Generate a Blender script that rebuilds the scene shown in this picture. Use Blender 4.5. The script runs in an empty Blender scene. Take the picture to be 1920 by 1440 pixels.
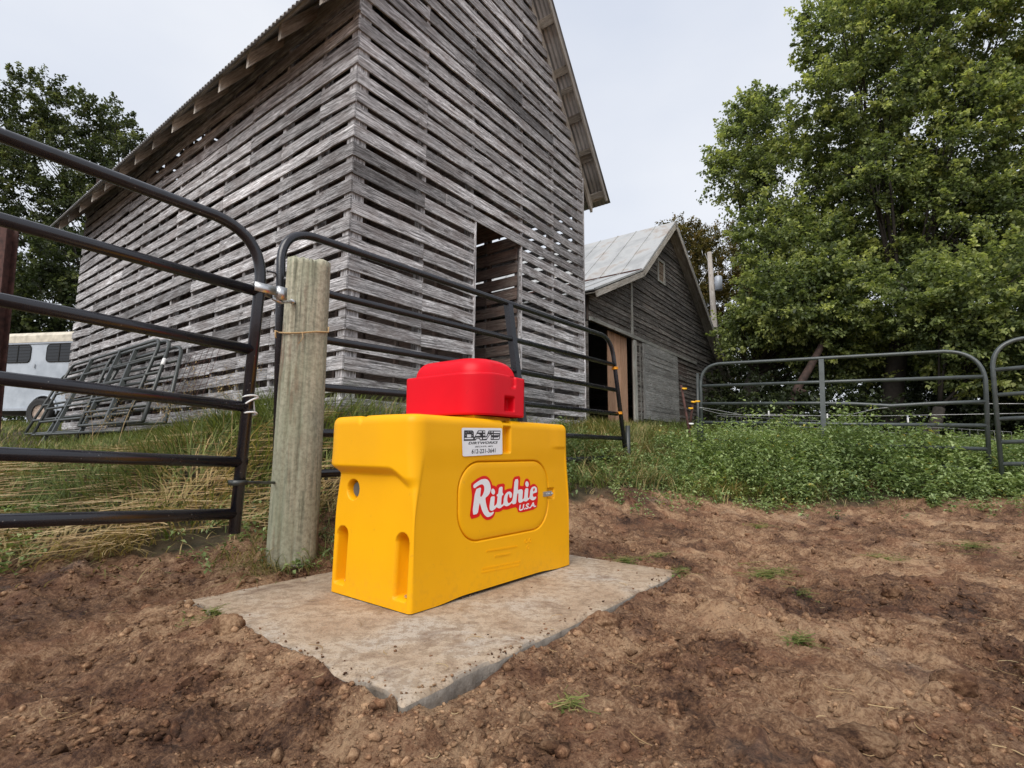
import bpy, math, random
import numpy as np
from mathutils import Vector, Matrix
random.seed(7); rng = np.random.default_rng(7)
SC = bpy.context.scene
COL = SC.collection

# ------------------------------------------------------------------ camera
F = 977.0; CX, CY, CH = 960.0, 720.0, 0.6
MC = np.array([[0.99997995, -0.00633207, 0.0],
               [-0.00079944, -0.12624964, -0.99199818],
               [0.0062814, 0.99197829, -0.12625217]])
cd = bpy.data.cameras.new('camera'); cam = bpy.data.objects.new('camera', cd); COL.objects.link(cam)
cd.sensor_width = 36.0; cd.lens = F / 1920 * 36; cd.clip_start = 0.02; cd.clip_end = 400
cam.matrix_world = Matrix([[*map(float, MC[0]), 0], [*map(float, MC[1]), 0], [*map(float, MC[2]), CH], [0, 0, 0, 1]])
SC.camera = cam

# ------------------------------------------------------------------ world, sun, exposure
SUN_AZ, SUN_EL = math.radians(-160), math.radians(46)      # azimuth from +Y towards +X; behind and left of the camera
w = bpy.data.worlds.new('World'); SC.world = w; w.use_nodes = True
nt = w.node_tree; nt.nodes.clear()
out = nt.nodes.new('ShaderNodeOutputWorld')
sky = nt.nodes.new('ShaderNodeTexSky'); sky.sky_type = 'NISHITA'; sky.sun_disc = False
sky.sun_elevation = SUN_EL; sky.sun_rotation = SUN_AZ; sky.air_density = 1.5; sky.dust_density = 4
b1 = nt.nodes.new('ShaderNodeBackground'); b1.inputs[1].default_value = 0.10
nt.links.new(sky.outputs[0], b1.inputs[0])
tc = nt.nodes.new('ShaderNodeTexCoord'); mp = nt.nodes.new('ShaderNodeMapping')
mp.inputs['Scale'].default_value = (1.0, 1.0, 2.2)
nz = nt.nodes.new('ShaderNodeTexNoise'); nz.inputs['Scale'].default_value = 1.6; nz.inputs['Detail'].default_value = 5
nz.inputs['Roughness'].default_value = 0.45
rp = nt.nodes.new('ShaderNodeValToRGB')
rp.color_ramp.elements[0].position = 0.34; rp.color_ramp.elements[0].color = (0.70, 0.75, 0.86, 1)
rp.color_ramp.elements[1].position = 0.66; rp.color_ramp.elements[1].color = (0.90, 0.92, 0.97, 1)
nt.links.new(tc.outputs['Generated'], mp.inputs[0]); nt.links.new(mp.outputs[0], nz.inputs[0]); nt.links.new(nz.outputs[0], rp.inputs[0])
b2 = nt.nodes.new('ShaderNodeBackground'); b2.inputs[1].default_value = 0.56
nt.links.new(rp.outputs[0], b2.inputs[0])
mx = nt.nodes.new('ShaderNodeMixShader'); mx.inputs[0].default_value = 0.9
nt.links.new(b1.outputs[0], mx.inputs[1]); nt.links.new(b2.outputs[0], mx.inputs[2]); nt.links.new(mx.outputs[0], out.inputs[0])
sl = bpy.data.lights.new('sun', 'SUN'); sl.energy = 1.6; sl.angle = math.radians(45); sl.color = (1, 0.97, 0.92)
so = bpy.data.objects.new('sun', sl); COL.objects.link(so)
SUND = Vector((math.sin(SUN_AZ) * math.cos(SUN_EL), math.cos(SUN_AZ) * math.cos(SUN_EL), math.sin(SUN_EL)))
so.rotation_euler = SUND.to_track_quat('Z', 'Y').to_euler()
sky.sun_rotation = math.atan2(SUND.x, SUND.y)
SC.view_settings.view_transform = 'Standard'; SC.view_settings.look = 'None'
SC.view_settings.exposure = 0.88; SC.view_settings.gamma = 1
SC.render.engine = 'CYCLES'

# ------------------------------------------------------------------ helpers
def ray(u, v): return MC @ np.array([(u - CX) / F, -(v - CY) / F, -1.0])
CP = np.array([0, 0, CH])
def atY(u, v, y): d = ray(u, v); return CP + d * y / d[1]
def atZ(u, v, z): d = ray(u, v); return CP + d * (z - CH) / d[2]
def onpl(u, v, p0, n): d = ray(u, v); return CP + d * (np.dot(np.array(p0) - CP, n) / d.dot(n))
def nrm(a): a = np.array(a, float); return a / np.linalg.norm(a)

def tag(o, label=None, cat=None, group=None, kind=None):
    if label: o['label'] = label
    if cat: o['category'] = cat
    if group: o['group'] = group
    if kind: o['kind'] = kind
    return o
def thing(name, label, cat, loc=(0, 0, 0), group=None):
    o = bpy.data.objects.new(name, None); COL.objects.link(o); o.location = loc; o.empty_display_size = 0.1
    return tag(o, label, cat, group)
def link(name, me, mat=None, parent=None, smooth=False):
    if mat and not me.materials: me.materials.append(mat)
    o = bpy.data.objects.new(name, me); COL.objects.link(o)
    if parent is not None:
        # meshes are built in world coordinates: bake the parent's offset out
        p = parent; off = Vector((0, 0, 0))
        while p is not None: off += p.location; p = p.parent
        me.transform(Matrix.Translation(-off)); o.parent = parent
    if smooth:
        me.shade_smooth()
    return o

class MB:
    def __init__(s): s.v = []; s.f = []; s.uv = []; s.t = []
    def add(s, vs, fs, uvs=None, tone=0.5):
        b = len(s.v); s.v += [tuple(map(float, p)) for p in vs]
        for i, f in enumerate(fs):
            s.f.append(tuple(b + k for k in f)); s.t.append(tone)
            s.uv.append(uvs[i] if uvs else None)
    def box(s, c, ax, ay, az, sx, sy, sz, tone=0.5, jit=0):
        c = np.array(c, float); ax, ay, az = nrm(ax), nrm(ay), nrm(az)
        vs = []
        for k in (-1, 1):
            for j in (-1, 1):
                for i in (-1, 1):
                    p = c + ax * i * sx / 2 + ay * j * sy / 2 + az * k * sz / 2
                    if jit: p = p + rng.normal(0, jit, 3)
                    vs.append(p)
        fs = [(0, 2, 3, 1), (4, 5, 7, 6), (0, 1, 5, 4), (2, 6, 7, 3), (0, 4, 6, 2), (1, 3, 7, 5)]
        uo, vo = random.random() * 40, random.random() * 40
        dims = (sx, sy, sz); order = sorted(range(3), key=lambda q: -dims[q])
        loc = [[(-1, 1)[(q >> a) & 1] * dims[a] / 2 for a in range(3)] for q in range(8)]
        uvs = []
        for f in fs:
            cs = [loc[q] for q in f]
            spans = [max(p[a] for p in cs) - min(p[a] for p in cs) for a in range(3)]
            inpl = [a for a in order if spans[a] > 1e-9]
            if len(inpl) < 2: inpl = order[:2]
            uvs.append([(p[inpl[0]] + uo, p[inpl[1]] + vo) for p in cs])
        s.add(vs, fs, uvs, tone)
    def tube(s, pts, r, n=12, cap=True, tone=0.5, rr=None):
        P = [np.array(p, float) for p in pts]; rings = []
        t0 = nrm(P[1] - P[0]); a = np.cross(t0, [0, 0, 1.0])
        if np.linalg.norm(a) < 1e-3: a = np.cross(t0, [1.0, 0, 0])
        a = nrm(a)
        for i, p in enumerate(P):
            t = nrm(P[min(i + 1, len(P) - 1)] - P[max(i - 1, 0)])
            a = nrm(a - t * a.dot(t)); b = np.cross(t, a)
            rad = rr[i] if rr is not None else r
            rings.append([p + (a * math.cos(q) + b * math.sin(q)) * rad for q in [2 * math.pi * k / n for k in range(n)]])
        vs = [q for rg in rings for q in rg]; fs = []; uvs = []
        L = 0; Ls = [0]
        for i in range(len(P) - 1): L += np.linalg.norm(P[i + 1] - P[i]); Ls.append(L)
        for i in range(len(P) - 1):
            for k in range(n):
                k2 = (k + 1) % n
                fs.append((i * n + k, i * n + k2, (i + 1) * n + k2, (i + 1) * n + k))
                c = 2 * math.pi * (rr[i] if rr is not None else r) / n
                uvs.append([(Ls[i], k * c), (Ls[i], (k + 1) * c), (Ls[i + 1], (k + 1) * c), (Ls[i + 1], k * c)])
        if cap:
            fs.append(tuple(range(n - 1, -1, -1))); uvs.append([(0, 0)] * n)
            fs.append(tuple((len(P) - 1) * n + k for k in range(n))); uvs.append([(0, 0)] * n)
        s.add(vs, fs, uvs, tone)
    def mesh(s, name):
        me = bpy.data.meshes.new(name); me.from_pydata(s.v, [], s.f); 
        uvl = me.uv_layers.new(name='UVMap'); fl = []
        for f, u in zip(s.f, s.uv):
            if u is None: u = [(s.v[k][0], s.v[k][1]) for k in f]
            for q in u: fl += [q[0], q[1]]
        uvl.data.foreach_set('uv', fl)
        at = me.attributes.new('tone', 'FLOAT', 'FACE'); at.data.foreach_set('value', s.t)
        me.update(); return me
    def build(s, name, mat, parent=None, smooth=False):
        return link(name, s.mesh(name), mat, parent, smooth)

def np_mesh(name, V, Fq, tone=None, uv=None):
    me = bpy.data.meshes.new(name); V = np.asarray(V, np.float32); Fq = np.asarray(Fq, np.int32)
    n, k = Fq.shape
    me.vertices.add(len(V)); me.vertices.foreach_set('co', V.ravel())
    me.loops.add(n * k); me.loops.foreach_set('vertex_index', Fq.ravel())
    me.polygons.add(n); me.polygons.foreach_set('loop_start', np.arange(n, dtype=np.int32) * k)
    me.polygons.foreach_set('loop_total', np.full(n, k, np.int32))
    if tone is not None:
        at = me.attributes.new('tone', 'FLOAT', 'FACE'); at.data.foreach_set('value', np.asarray(tone, np.float32))
    if uv is not None:
        ul = me.uv_layers.new(name='UVMap'); ul.data.foreach_set('uv', np.asarray(uv, np.float32).ravel())
    me.update(calc_edges=True); me.validate(); return me

def fillet(pts, r, n=7):
    out = [np.array(pts[0], float)]
    for i in range(1, len(pts) - 1):
        a, b, c = (np.array(q, float) for q in pts[i - 1:i + 2])
        ri = r[i - 1] if isinstance(r, (list, tuple)) else r
        if ri <= 0: out.append(b); continue
        d1, d2 = nrm(a - b), nrm(c - b)
        p, q = b + d1 * ri, b + d2 * ri
        for k in range(n + 1):
            t = k / n; out.append((1 - t) ** 2 * p + 2 * t * (1 - t) * (b * 0.86 + (p + q) / 2 * 0.14) + t ** 2 * q)
    out.append(np.array(pts[-1], float)); return out

# numpy value noise
_perm = rng.random(65536)
def vnoise(x, y, seed=0):
    xi = np.floor(x).astype(np.int64); yi = np.floor(y).astype(np.int64); fx = x - xi; fy = y - yi
    fx = fx * fx * (3 - 2 * fx); fy = fy * fy * (3 - 2 * fy)
    def h(a, b): return _perm[((a * 73856093) ^ (b * 19349663) ^ (seed * 83492791 + 1013)) & 65535]
    return (h(xi, yi) * (1 - fx) + h(xi + 1, yi) * fx) * (1 - fy) + (h(xi, yi + 1) * (1 - fx) + h(xi + 1, yi + 1) * fx) * fy
def fbm(x, y, oct=4, seed=0, gain=0.5):
    s = 0; a = 1; t = 0
    for o in range(oct):
        s = s + a * vnoise(x * 2 ** o + o * 17.3, y * 2 ** o + o * 9.1, seed + o); t += a; a *= gain
    return s / t
def sstep(a, b, x): t = np.clip((x - a) / (b - a), 0, 1); return t * t * (3 - 2 * t)

# ------------------------------------------------------------------ materials
def newmat(name):
    m = bpy.data.materials.new(name); m.use_nodes = True; n = m.node_tree; return m, n, n.nodes['Principled BSDF']
def N(nt, t, **kw):
    n = nt.nodes.new('ShaderNode' + t)
    for k, v in kw.items():
        if k in n.inputs: n.inputs[k].default_value = v
        else: setattr(n, k, v)
    return n
def ramp(nt, fac, stops):
    r = nt.nodes.new('ShaderNodeValToRGB'); e = r.color_ramp.elements
    while len(e) < len(stops): e.new(0.5)
    for q, (p, c) in zip(e, stops): q.position = p; q.color = (*c, 1) if len(c) == 3 else c
    nt.links.new(fac, r.inputs[0]); return r.outputs[0]
def mixc(nt, f, a, b, mode='MIX'):
    m = nt.nodes.new('ShaderNodeMix'); m.data_type = 'RGBA'; m.blend_type = mode
    for sck, v in ((m.inputs[0], f), (m.inputs[6], a), (m.inputs[7], b)):
        if hasattr(v, 'is_output'): nt.links.new(v, sck)
        else: sck.default_value = v if isinstance(v, float) else ((*v, 1) if len(v) == 3 else v)
    return m.outputs[2]
def mth(nt, op, a, b=None, clamp=False):
    m = nt.nodes.new('ShaderNodeMath'); m.operation = op; m.use_clamp = clamp
    for sck, v in ((m.inputs[0], a), (m.inputs[1], b)):
        if v is None: continue
        if hasattr(v, 'is_output'): nt.links.new(v, sck)
        else: sck.default_value = v
    return m.outputs[0]
def bump(nt, bsdf, h, strength=0.4, dist=0.01):
    b = nt.nodes.new('ShaderNodeBump'); b.inputs['Strength'].default_value = strength; b.inputs['Distance'].default_value = dist
    nt.links.new(h, b.inputs['Height']); nt.links.new(b.outputs[0], bsdf.inputs['Normal']); return b
def coords(nt, kind='Object', scale=(1, 1, 1)):
    if kind == 'tone':
        a = nt.nodes.new('ShaderNodeAttribute'); a.attribute_name = 'tone'; return a.outputs['Fac']
    t = nt.nodes.new('ShaderNodeTexCoord'); m = nt.nodes.new('ShaderNodeMapping'); m.inputs['Scale'].default_value = scale
    nt.links.new(t.outputs[kind], m.inputs[0]); return m.outputs[0]
def noise(nt, vec, scale, detail=4, rough=0.5, dist=0.0):
    n = N(nt, 'TexNoise', Scale=scale, Detail=detail, Roughness=rough, Distortion=dist); nt.links.new(vec, n.inputs[0]); return n.outputs['Fac']

def plain(name, col, rough=0.6, metal=0.0, var=0.12, nscale=30, bmp=0.1):
    m, n, b = newmat(name); o = coords(n)
    f = noise(n, o, nscale, 5); c = ramp(n, f, [(0.3, tuple(x * (1 - var) for x in col)), (0.7, tuple(min(1, x * (1 + var)) for x in col))])
    n.links.new(c, b.inputs['Base Color']); b.inputs['Roughness'].default_value = rough; b.inputs['Metallic'].default_value = metal
    if bmp: bump(n, b, f, bmp, 0.003)
    return m

def mat_board(name, dark, mid, light, warm, green=None, contrast=1.0, flake=0.0):
    m, n, b = newmat(name)
    uv = coords(n, 'UV'); ob = coords(n)
    g1 = noise(n, coords(n, 'UV', (1.1, 26, 1)), 2.2, 7, 0.62, 1.2)
    g2 = noise(n, coords(n, 'UV', (3.0, 130, 1)), 1.6, 5, 0.6, 0.3)
    g3 = noise(n, coords(n, 'UV', (2.0, 5, 1)), 1.7, 4, 0.55)
    g4 = noise(n, coords(n, 'UV', (5.0, 34, 1)), 1.5, 8, 0.75, 2.2)
    big = noise(n, ob, 0.55, 3, 0.5)
    # knots
    v = N(n, 'TexVoronoi', Scale=1.0); n.links.new(coords(n, 'UV', (2.2, 7.5, 1)), v.inputs[0])
    kn = ramp(n, v.outputs['Distance'], [(0.0, (.12, .1, .1)), (0.09, (0.25, .22, .2)), (0.11, (1.3, 1.3, 1.3)), (0.13, (.6, .58, .56)), (0.17, (1, 1, 1)), (1, (1, 1, 1))])
    grain = mth(n, 'ADD', mth(n, 'ADD', mth(n, 'MULTIPLY', g1, 0.45), mth(n, 'MULTIPLY', g2, 0.2)), mth(n, 'MULTIPLY', g4, 0.35))
    c = ramp(n, grain, [(0.40, dark), (0.49, mid), (0.585, light)])
    c = mixc(n, mth(n, 'MULTIPLY', ramp(n, g3, [(0.45, (0, 0, 0)), (0.65, (1, 1, 1))]), 0.45), c, warm)
    tone = coords(n, 'tone')
    tn = mth(n, 'ADD', mth(n, 'MULTIPLY', tone, 0.95), 0.55)
    bg = mth(n, 'ADD', mth(n, 'MULTIPLY', big, 1.5), 0.25)
    cm = n.nodes.new('ShaderNodeCombineColor'); k = mth(n, 'MULTIPLY', tn, bg)
    for i in range(3): n.links.new(k, cm.inputs[i])
    c = mixc(n, 1.0, c, cm.outputs[0], 'MULTIPLY')
    c = mixc(n, 0.8, c, kn, 'MULTIPLY')
    if green:
        c = mixc(n, mth(n, 'MULTIPLY', ramp(n, noise(n, ob, 1.3, 4), [(0.45, (0, 0, 0)), (0.6, (1, 1, 1))]), 0.5), c, green)
    if flake:
        fl = ramp(n, noise(n, coords(n, 'UV', (2.5, 9, 1)), 1.9, 6, 0.7, 0.8), [(0.57, (0, 0, 0)), (0.63, (1, 1, 1))])
        c = mixc(n, mth(n, 'MULTIPLY', fl, flake), c, (0.42, 0.42, 0.39))
    n.links.new(c, b.inputs['Base Color']); b.inputs['Roughness'].default_value = 0.88; b.inputs['Specular IOR Level'].default_value = 0.25
    bump(n, b, grain, 0.9, 0.006); return m

M = {}
M['crib'] = mat_board('weathered_board', (0.036, 0.033, 0.033), (0.235, 0.228, 0.232), (0.68, 0.675, 0.69), (0.175, 0.145, 0.135))
M['oldwood'] = mat_board('rafter_wood', (0.14, 0.12, 0.10), (0.36, 0.335, 0.295), (0.60, 0.57, 0.52), (0.26, 0.215, 0.17))
M['barn'] = mat_board('barn_siding', (0.014, 0.012, 0.011), (0.075, 0.067, 0.06), (0.25, 0.235, 0.215), (0.075, 0.05, 0.04), flake=0.3)
M['trim'] = mat_board('barn_trim', (0.12, 0.12, 0.11), (0.24, 0.24, 0.22), (0.42, 0.42, 0.39), (0.2, 0.17, 0.14))
M['tanpanel'] = mat_board('tan_panel', (0.30, 0.17, 0.10), (0.42, 0.25, 0.16), (0.52, 0.34, 0.24), (0.40, 0.22, 0.14))
M['inner'] = mat_board('inner_board_shaded', (0.04, 0.032, 0.028), (0.11, 0.085, 0.075), (0.22, 0.18, 0.155), (0.15, 0.085, 0.065))  # darkened board colours: the dim interior is painted in
M['dark'] = plain('dark_inside', (0.012, 0.011, 0.010), 0.9)

def mat_post():
    m, n, b = newmat('treated_post')
    g1 = noise(n, coords(n, 'Object', (26, 26, 1.3)), 1.3, 6, 0.6, 0.8); g2 = noise(n, coords(n, 'Object', (7, 7, 0.9)), 1.5, 4, 0.6)
    c = ramp(n, g1, [(0.30, (0.10, 0.09, 0.065)), (0.40, (0.29, 0.285, 0.215)), (0.62, (0.46, 0.42, 0.32))])
    c = mixc(n, ramp(n, g2, [(0.60, (0, 0, 0)), (0.66, (0.75, 0.75, 0.75))]), c, (0.19, 0.11, 0.07))
    g3 = noise(n, coords(n, 'Object', (30, 30, 30)), 1.6, 6, 0.7)
    c = mixc(n, 0.55, c, ramp(n, g3, [(0.38, (0.4, 0.38, 0.34)), (0.58, (1.15, 1.15, 1.12))]), 'MULTIPLY')
    c = mixc(n, ramp(n, noise(n, coords(n, 'Object', (3, 3, 2)), 1.1, 3), [(0.4, (0, 0, 0)), (0.7, (0.5, 0.5, 0.5))]), c, (0.30, 0.34, 0.22))
    n.links.new(c, b.inputs['Base Color']); b.inputs['Roughness'].default_value = 0.85
    bump(n, b, g1, 0.6, 0.006); return m
M['post'] = mat_post()

def mat_gate(name='gate_paint', base=(0.014, 0.014, 0.019), rough=0.24):
    m, n, b = newmat(name); o = coords(n)
    f = noise(n, o, 9, 5, 0.6); c = ramp(n, f, [(0.3, tuple(x * 0.75 for x in base)), (0.7, tuple(x * 1.35 for x in base))])
    v = N(n, 'TexVoronoi', Scale=46.0); n.links.new(o, v.inputs[0])
    s = ramp(n, v.outputs['Distance'], [(0.0, (1, 1, 1)), (0.075, (1, 1, 1)), (0.11, (0, 0, 0)), (1, (0, 0, 0))])
    s2 = ramp(n, noise(n, o, 14, 2), [(0.5, (0, 0, 0)), (0.56, (1, 1, 1))])
    msk = mixc(n, 1.0, s, s2, 'MULTIPLY')
    c = mixc(n, mth(n, 'MULTIPLY', msk, 0.5), c, (0.34, 0.33, 0.32))
    n.links.new(c, b.inputs['Base Color']); b.inputs['Roughness'].default_value = rough; b.inputs['Specular IOR Level'].default_value = 0.6
    n.links.new(ramp(n, f, [(0.3, (rough * .8,) * 3), (0.7, (rough * 1.3,) * 3)]), b.inputs['Roughness'])
    bump(n, b, noise(n, o, 60, 3), 0.08, 0.002); return m
M['gate'] = mat_gate(); M['gate2'] = mat_gate('gate_paint_green', (0.055, 0.066, 0.066), 0.36)
M['gate3'] = mat_gate('gate_paint_old', (0.035, 0.040, 0.038), 0.4)
M['zinc'] = plain('zinc', (0.55, 0.56, 0.57), 0.35, 0.85, 0.15, 60)
M['wire'] = plain('fence_wire', (0.42, 0.42, 0.42), 0.45, 0.6)
M['rust'] = plain('rusty_steel', (0.07, 0.03, 0.024), 0.8, 0.1, 0.5, 25, 0.4)
M['orange'] = plain('orange_tie', (0.85, 0.33, 0.01), 0.5)
M['white'] = plain('white_plastic', (0.75, 0.75, 0.74), 0.5)
M['yellow_ins'] = plain('yellow_insulator', (0.85, 0.45, 0.01), 0.45)
M['twine'] = plain('twine', (0.50, 0.34, 0.17), 0.85, 0, 0.3, 200)
M['pole'] = mat_board('pole_wood', (0.2, 0.17, 0.15), (0.34, 0.31, 0.28), (0.46, 0.43, 0.4), (0.3, 0.25, 0.22))
M['galv'] = plain('transformer_grey', (0.38, 0.41, 0.46), 0.5, 0.2)
M['porcelain'] = plain('porcelain', (0.35, 0.3, 0.27), 0.3)

def mat_plastic(name, base, dk, rough):
    m, n, b = newmat(name); o = coords(n)
    f = noise(n, o, 3.0, 4); c = ramp(n, f, [(0.3, dk), (0.7, base)])
    # clinging drops and dust specks
    v = N(n, 'TexVoronoi', Scale=62.0); v.inputs['Randomness'].default_value = 1; n.links.new(o, v.inputs[0])
    drop = ramp(n, v.outputs['Distance'], [(0.0, (1, 1, 1)), (0.10, (0.8, 0.8, 0.8)), (0.15, (0, 0, 0)), (1, (0, 0, 0))])
    keep = ramp(n, noise(n, o, 7, 3), [(0.56, (0, 0, 0)), (0.62, (1, 1, 1))])
    dm = mixc(n, 1.0, drop, keep, 'MULTIPLY')
    dirt = ramp(n, noise(n, o, 22, 6, 0.7), [(0.64, (0, 0, 0)), (0.76, (1, 1, 1))])
    c = mixc(n, mth(n, 'MULTIPLY', dirt, 0.28), c, (0.30, 0.16, 0.06) if base[1] > .2 else (0.25, 0.02, 0.02))
    sx = n.nodes.new('ShaderNodeSeparateXYZ'); tcn = n.nodes.new('ShaderNodeNewGeometry'); n.links.new(tcn.outputs['Position'], sx.inputs[0])
    n.links.new(c, b.inputs['Base Color']); b.inputs['Roughness'].default_value = rough
    so_ = n.nodes.new('ShaderNodeSeparateXYZ'); to_ = n.nodes.new('ShaderNodeTexCoord'); n.links.new(to_.outputs['Object'], so_.inputs[0])
    low = mth(n, 'MULTIPLY', mth(n, 'SUBTRACT', 0.20, so_.outputs[2], True), 4.0, True)
    sp = ramp(n, noise(n, o, 34, 7, 0.75), [(0.50, (0, 0, 0)), (0.60, (1, 1, 1))])
    c = mixc(n, mth(n, 'MULTIPLY', mth(n, 'MULTIPLY', low, sp), 0.16), c, (0.30, 0.16, 0.07)) if base[1] > .2 else c
    for l_ in list(b.inputs['Base Color'].links): n.links.remove(l_)
    n.links.new(c, b.inputs['Base Color'])
    fine = noise(n, o, 420, 2)
    hh = mth(n, 'ADD', mth(n, 'MULTIPLY', fine, 0.25), mth(n, 'MULTIPLY', dm, 1.2))
    bump(n, b, hh, 0.16, 0.0015)
    b.inputs['Specular IOR Level'].default_value = 0.22
    return m
M['yellow'] = mat_plastic('yellow_poly', (0.88, 0.43, 0.003), (0.82, 0.385, 0.003), 0.42)
M['red'] = mat_plastic('red_poly', (0.70, 0.003, 0.016), (0.62, 0.002, 0.012), 0.38)
M['dec_red'] = plain('decal_red', (0.72, 0.004, 0.008), 0.3, 0, 0.02, 30, 0)
M['dec_white'] = plain('decal_white', (0.78, 0.79, 0.82), 0.35, 0, 0.03, 30, 0)
M['dec_black'] = plain('decal_black', (0.02, 0.02, 0.024), 0.4, 0, 0.1, 30, 0)
M['dec_grey'] = plain('decal_grey', (0.36, 0.35, 0.38), 0.4, 0, 0.1, 30, 0)

def dirt_color(n, o):
    a = noise(n, o, 1.5, 5, 0.62, 0.8); b_ = noise(n, o, 11, 8, 0.72, 0.6); c_ = noise(n, o, 90, 6, 0.75)
    k = mth(n, 'ADD', mth(n, 'ADD', mth(n, 'MULTIPLY', a, 0.42), mth(n, 'MULTIPLY', b_, 0.34)), mth(n, 'MULTIPLY', c_, 0.36))
    c = ramp(n, k, [(0.425, (0.022, 0.011, 0.007)), (0.492, (0.092, 0.044, 0.025)), (0.555, (0.25, 0.135, 0.074)), (0.635, (0.52, 0.335, 0.20))])
    d = noise(n, o, 2.6, 4, 0.6)
    c = mixc(n, mth(n, 'MULTIPLY', ramp(n, d, [(0.60, (0, 0, 0)), (0.72, (1, 1, 1))]), 0.35), c, (0.30, 0.25, 0.21))
    red = noise(n, o, 4.3, 4, 0.6)
    c = mixc(n, mth(n, 'MULTIPLY', ramp(n, red, [(0.50, (0, 0, 0)), (0.68, (1, 1, 1))]), 0.5), c, (0.25, 0.11, 0.06))
    return c, b_, c_
def mat_ground():
    m, n, b = newmat('earth'); o = coords(n)
    c, b_, c_ = dirt_color(n, o)
    t = n.nodes.new('ShaderNodeAttribute'); t.attribute_name = 'zone'
    g = ramp(n, noise(n, o, 5, 5), [(0.35, (0.035, 0.03, 0.015)), (0.65, (0.11, 0.08, 0.045))])
    c = mixc(n, t.outputs['Fac'], c, g)
    n.links.new(c, b.inputs['Base Color']); n.links.new(ramp(n, noise(n, o, 1.5, 5, 0.62, 0.8), [(0.4, (0.62,) * 3), (0.55, (0.95,) * 3)]), b.inputs['Roughness']); b.inputs['Specular IOR Level'].default_value = 0.3
    h = mth(n, 'ADD', mth(n, 'MULTIPLY', b_, 1.0), mth(n, 'MULTIPLY', c_, 0.5))
    h = mth(n, 'ADD', h, mth(n, 'MULTIPLY', noise(n, o, 190, 3, 0.6), 0.22))
    bump(n, b, h, 1.0, 0.034); return m
M['earth'] = mat_ground()
def mat_crumb():
    m, n, b = newmat('soil_crumb'); o = coords(n); c, b_, c_ = dirt_color(n, o); t = coords(n, 'tone')
    cm = n.nodes.new('ShaderNodeCombineColor'); k = mth(n, 'ADD', mth(n, 'MULTIPLY', t, 0.55), 0.42)
    for i in range(3): n.links.new(k, cm.inputs[i])
    c = mixc(n, 1.0, c, cm.outputs[0], 'MULTIPLY')
    n.links.new(c, b.inputs['Base Color']); b.inputs['Roughness'].default_value = 0.95; b.inputs['Specular IOR Level'].default_value = 0.2
    bump(n, b, noise(n, o, 140, 4, 0.7), 0.8, 0.006); return m
M['crumb'] = mat_crumb()
def mat_concrete():
    m, n, b = newmat('concrete'); o = coords(n)
    a = noise(n, o, 2.2, 6, 0.62, 0.4); f = noise(n, o, 26, 6, 0.7); g = noise(n, o, 120, 4, 0.7)
    c = ramp(n, a, [(0.36, (0.36, 0.255, 0.17)), (0.5, (0.45, 0.355, 0.26)), (0.64, (0.46, 0.41, 0.35))])
    c = mixc(n, mth(n, 'MULTIPLY', ramp(n, f, [(0.48, (0, 0, 0)), (0.56, (1, 1, 1))]), 0.6), c, (0.24, 0.17, 0.11))
    c = mixc(n, mth(n, 'MULTIPLY', ramp(n, noise(n, o, 5.5, 6, 0.7, 0.7), [(0.53, (0, 0, 0)), (0.66, (1, 1, 1))]), 0.65), c, (0.15, 0.09, 0.055))
    c = mixc(n, mth(n, 'MULTIPLY', ramp(n, g, [(0.55, (0, 0, 0)), (0.64, (1, 1, 1))]), 0.6), c, (0.12, 0.08, 0.055))
    # bare grey on the broken edges
    t = n.nodes.new('ShaderNodeAttribute'); t.attribute_name = 'tone'
    c = mixc(n, t.outputs['Fac'], c, ramp(n, f, [(0.3, (0.09, 0.075, 0.06)), (0.7, (0.27, 0.245, 0.215))]))
    n.links.new(c, b.inputs['Base Color']); b.inputs['Roughness'].default_value = 0.85
    bump(n, b, mth(n, 'ADD', mth(n, 'MULTIPLY', f, 0.8), g), 0.7, 0.006); return m
M['concrete'] = mat_concrete()

def mat_leaf(name, stops, trans=0.35, rough=0.5):
    m, n, b = newmat(name); t = coords(n, 'tone'); c = ramp(n, t, stops)
    o = coords(n); f = noise(n, o, 0.7, 3)
    c2 = mixc(n, 1.0, c, ramp(n, f, [(0.3, (0.72, 0.75, 0.72)), (0.7, (1.2, 1.15, 1.0))]), 'MULTIPLY')
    n.links.new(c2, b.inputs['Base Color']); b.inputs['Roughness'].default_value = rough; b.inputs['Specular IOR Level'].default_value = 0.35
    tr = N(n, 'BsdfTranslucent'); n.links.new(mixc(n, 1.0, c2, (1.25, 1.3, 0.75), 'MULTIPLY'), tr.inputs[0])
    mx = n.nodes.new('ShaderNodeMixShader'); mx.inputs[0].default_value = trans
    o_ = n.nodes['Material Output']; n.links.new(b.outputs[0], mx.inputs[1]); n.links.new(tr.outputs[0], mx.inputs[2]); n.links.new(mx.outputs[0], o_.inputs[0])
    return m
M['maple'] = mat_leaf('maple_leaf', [(0, (0.048, 0.068, 0.036)), (0.4, (0.13, 0.170, 0.078)), (0.7, (0.27, 0.325, 0.135)), (1, (0.52, 0.56, 0.23))], 0.46)
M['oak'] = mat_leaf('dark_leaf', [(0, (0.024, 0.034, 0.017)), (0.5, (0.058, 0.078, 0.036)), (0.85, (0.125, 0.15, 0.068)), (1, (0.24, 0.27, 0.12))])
M['autumn'] = mat_leaf('turning_leaf', [(0, (0.05, 0.05, 0.02)), (0.5, (0.13, 0.11, 0.035)), (0.8, (0.22, 0.14, 0.05)), (1, (0.25, 0.25, 0.08))])
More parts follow.
